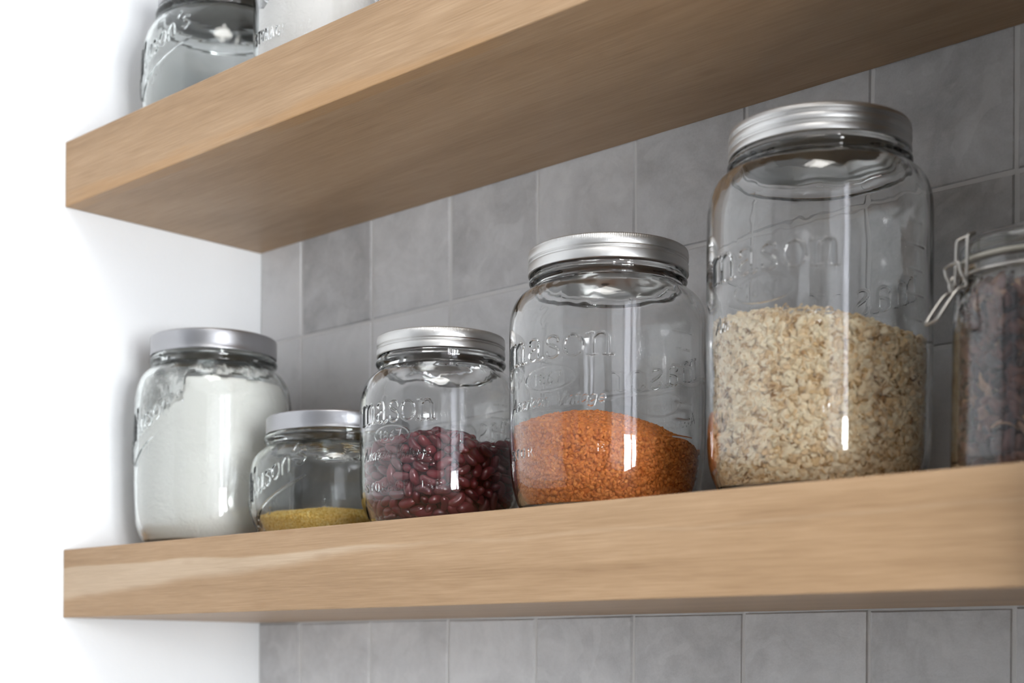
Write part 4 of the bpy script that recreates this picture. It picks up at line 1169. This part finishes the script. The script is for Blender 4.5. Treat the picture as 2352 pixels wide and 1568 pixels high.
# ------------------------------------------------------------------ clip-top jar at the right
def clip_jar():
    loc = (0.8225, -.105, LO_TOP)
    R = 41.8
    outer = [(.01, 2.5), (28, 2.5), (36, 1), (38, 0), (41, 2), (42.4, 8), (42.4, 30), (41.8, 60), (41.4, 92), (41.0, 101), (39.6, 107.5), (37.6, 111), (36.6, 112.5), (37.6, 113.6), (38.4, 115.2), (38.2, 117.2), (36.4, 118.2), (34, 118.5)]
    inner = [(.01, 6), (32, 6), (37.5, 8), (39.2, 14), (39.2, 30), (38.6, 60), (38.2, 92), (37.6, 100), (35.6, 106), (33.2, 110), (32.2, 113), (32.2, 117), (33, 118.5)]
    j = Jar(loc, outer, inner, [], [], 1.6, (0, 0), 71, 118.5)
    root = empty('clip_top_jar', loc, 'narrow swing-clip jar of dark brown dried pieces at the right end of the shelf', 'jar')
    j.glass(M_GLASS, root)
    lathe('rubber_seal', [(32.5, 118.7), (38.6, 118.7), (39.2, 119.6), (38.6, 120.6), (32.5, 120.6), (32.5, 118.7)], M_RUBBER, root, 96)
    lathe('glass_lid', chaikin([(.01, 121.2), (30, 121.2), (32, 120.8), (37.0, 120.8), (38.2, 122.5), (38.2, 127.5), (37.2, 130.2), (34.5, 132.6), (30, 134.6), (18, 135.8), (.01, 136)], 2), M_GLASS, root, 128)
    # wire bail: a ring round the neck, and a swing lever on the outer side
    rt = 1.0
    ring = [(37.6 * math.cos(a) * .001, 37.6 * math.sin(a) * .001, .1125) for a in np.linspace(0, 2 * PI, 49)[:-1]]
    tube('neck_wire', ring, rt * .001, M_WIRE, root, 8, True, 3)
    az = math.radians(-124)                       # direction of the clasp
    d = np.array([math.cos(az), math.sin(az), 0]); t = np.array([-math.sin(az), math.cos(az), 0]); zz = np.array([0, 0, 1.0])
    def pt(o_, s, z): return (d * o_ + t * s + zz * z) * .001
    for s in (-1, 1):
        tube('clasp_wire', [pt(39.4, 5 * s, 131.5), pt(41.2, 5.5 * s, 130.8), pt(41.6, 6 * s, 126), pt(41.8, 6 * s, 118), pt(42.4, 6 * s, 109), pt(43.2, 5 * s, 106.5)], rt * .001, M_WIRE, root, 8)
    tube('lid_wire', [pt(41.4, -5.5, 130.8), pt(39.4, -5.2, 132.0), pt(36, -3, 133.2), pt(36, 3, 133.2), pt(39.4, 5.2, 132.0), pt(41.4, 5.5, 130.8)], rt * .001, M_WIRE, root, 8)
    lv = [pt(47.5, -7.5, 116), pt(46.0, -7.5, 111), pt(42.6, -7, 105.6), pt(44.0, -7, 103.2), pt(48, -7, 101.5), pt(54, -7, 93.5), pt(58.5, -6.6, 86.5), pt(58.8, -4, 85.6), pt(58.8, 4, 85.6),
          pt(58.5, 6.6, 86.5), pt(54, 7, 93.5), pt(48, 7, 101.5), pt(44.0, 7, 103.2), pt(42.6, 7, 105.6), pt(46.0, 7.5, 111), pt(47.5, 7.5, 116)]
    tube('swing_lever', lv, rt * .001, M_WIRE, root, 8, False, 5)
    tube('lever_pivot', [pt(47.5, -7.5, 116), pt(47.8, -3, 116.4), pt(47.8, 3, 116.4), pt(47.5, 7.5, 116)], rt * .001, M_WIRE, root, 8)
    tube('lever_hook', [pt(38.4, -7.4, 112.6), pt(41.5, -7.6, 112.4), pt(44.5, -7.6, 109), pt(44.0, -7.4, 104.6), pt(41.8, -7, 104.2)], rt * .001, M_WIRE, root, 8)
    return j
cj = clip_jar()

def dried():
    # curled strips and shards
    tv, tf = [], []
    n = 9
    for i in range(n):
        u = i / (n - 1) * 2 - 1
        wdt = .34 * math.sqrt(max(0, 1 - u * u * .85)) + .05
        a = u * 1.1
        for s, h in ((-1, 0), (1, 0), (1, .12), (-1, .12)):
            tv.append((math.sin(a) * (1 + h), s * wdt, math.cos(a) * (1 + h) - .8))
    for i in range(n - 1):
        for k in range(4):
            k2 = (k + 1) % 4
            a, b, c_, d_ = i * 4 + k, i * 4 + k2, (i + 1) * 4 + k2, (i + 1) * 4 + k
            tf += [(a, b, c_), (a, c_, d_)]
    tf += [(0, 2, 1), (0, 3, 2), ((n - 1) * 4, (n - 1) * 4 + 1, (n - 1) * 4 + 2), ((n - 1) * 4, (n - 1) * 4 + 2, (n - 1) * 4 + 3)]
    tv, tf = np.array(tv), np.array(tf)
    lev = lambda r, p: 103.0 + 2.0 * math.sin(3 * p)
    core = heap_core(cj, lev, 7.0, 9.0)
    P, Nn = shell_points(cj, lev, 1500, 120, 2.0, 9.0, 7.0)
    sc = rng.uniform(4.0, 8.0, len(P))
    lim = cj.rin(np.clip(P[:, 2], 8, 104)) - .6
    rr = np.hypot(P[:, 0], P[:, 1])
    P[:, :2] *= (np.minimum(rr, lim - sc * .42) / rr)[:, None]
    fr = rand_frames(Nn, np.full(len(P), .5))
    tone = np.where(rng.uniform(0, 1, len(P)) < .14, rng.uniform(.75, 1.0, len(P)), rng.uniform(.05, .6, len(P)))
    V, F, tn = scatter(tv, tf, P, fr, sc, tone)
    V[:, 2] = np.clip(V[:, 2], 8.5, 109)
    clamp_in(cj, V, .7, 8.5)
    o = filling('dried_brown_pieces', cj, M_DRIED, core, [(V, F, tn)])
    tag(o, 'curled dark brown dried pieces filling the swing-clip jar', 'dried pieces', kind='stuff')
dried()

# ================================================================== camera
cam = bpy.data.cameras.new('camera'); co = bpy.data.objects.new('camera', cam); C.objects.link(co)
yaw, roll = -.7709, .00517
fw = Vector((math.sin(yaw), math.cos(yaw), 0)); rt0 = Vector((math.cos(yaw), -math.sin(yaw), 0)); up0 = rt0.cross(fw)
rt_ = math.cos(roll) * rt0 + math.sin(roll) * up0; up_ = -math.sin(roll) * rt0 + math.cos(roll) * up0
co.matrix_world = Matrix(((rt_.x, up_.x, -fw.x, 1.19305), (rt_.y, up_.y, -fw.y, -.88472), (rt_.z, up_.z, -fw.z, Z0 - .0225), (0, 0, 0, 1)))
cam.sensor_width = 36.0
cam.lens = 3514.66 / 2352 * 36.0
cam.shift_y = (1518.64 - 784.0) / 2352
cam.clip_start = .02
cam.dof.use_dof = True
cam.dof.focus_distance = 1.035
cam.dof.aperture_fstop = cam.lens / 8.0
scene.camera = co

# ================================================================== view and light transport
vs_ = scene.view_settings
scene.display_settings.display_device = 'sRGB'
vs_.view_transform = 'Standard'; vs_.look = 'None'; vs_.gamma = 1.0; vs_.use_curve_mapping = False
vs_.exposure = -0.02
cy = scene.cycles
cy.max_bounces = 24; cy.transmission_bounces = 20; cy.diffuse_bounces = 5; cy.glossy_bounces = 6; cy.transparent_max_bounces = 16
cy.caustics_refractive = True; cy.caustics_reflective = False
cy.blur_glossy = 1.0; cy.sample_clamp_indirect = 0.0
cy.use_denoising = True
try: cy.denoiser = 'OPENIMAGEDENOISE'
except Exception: pass
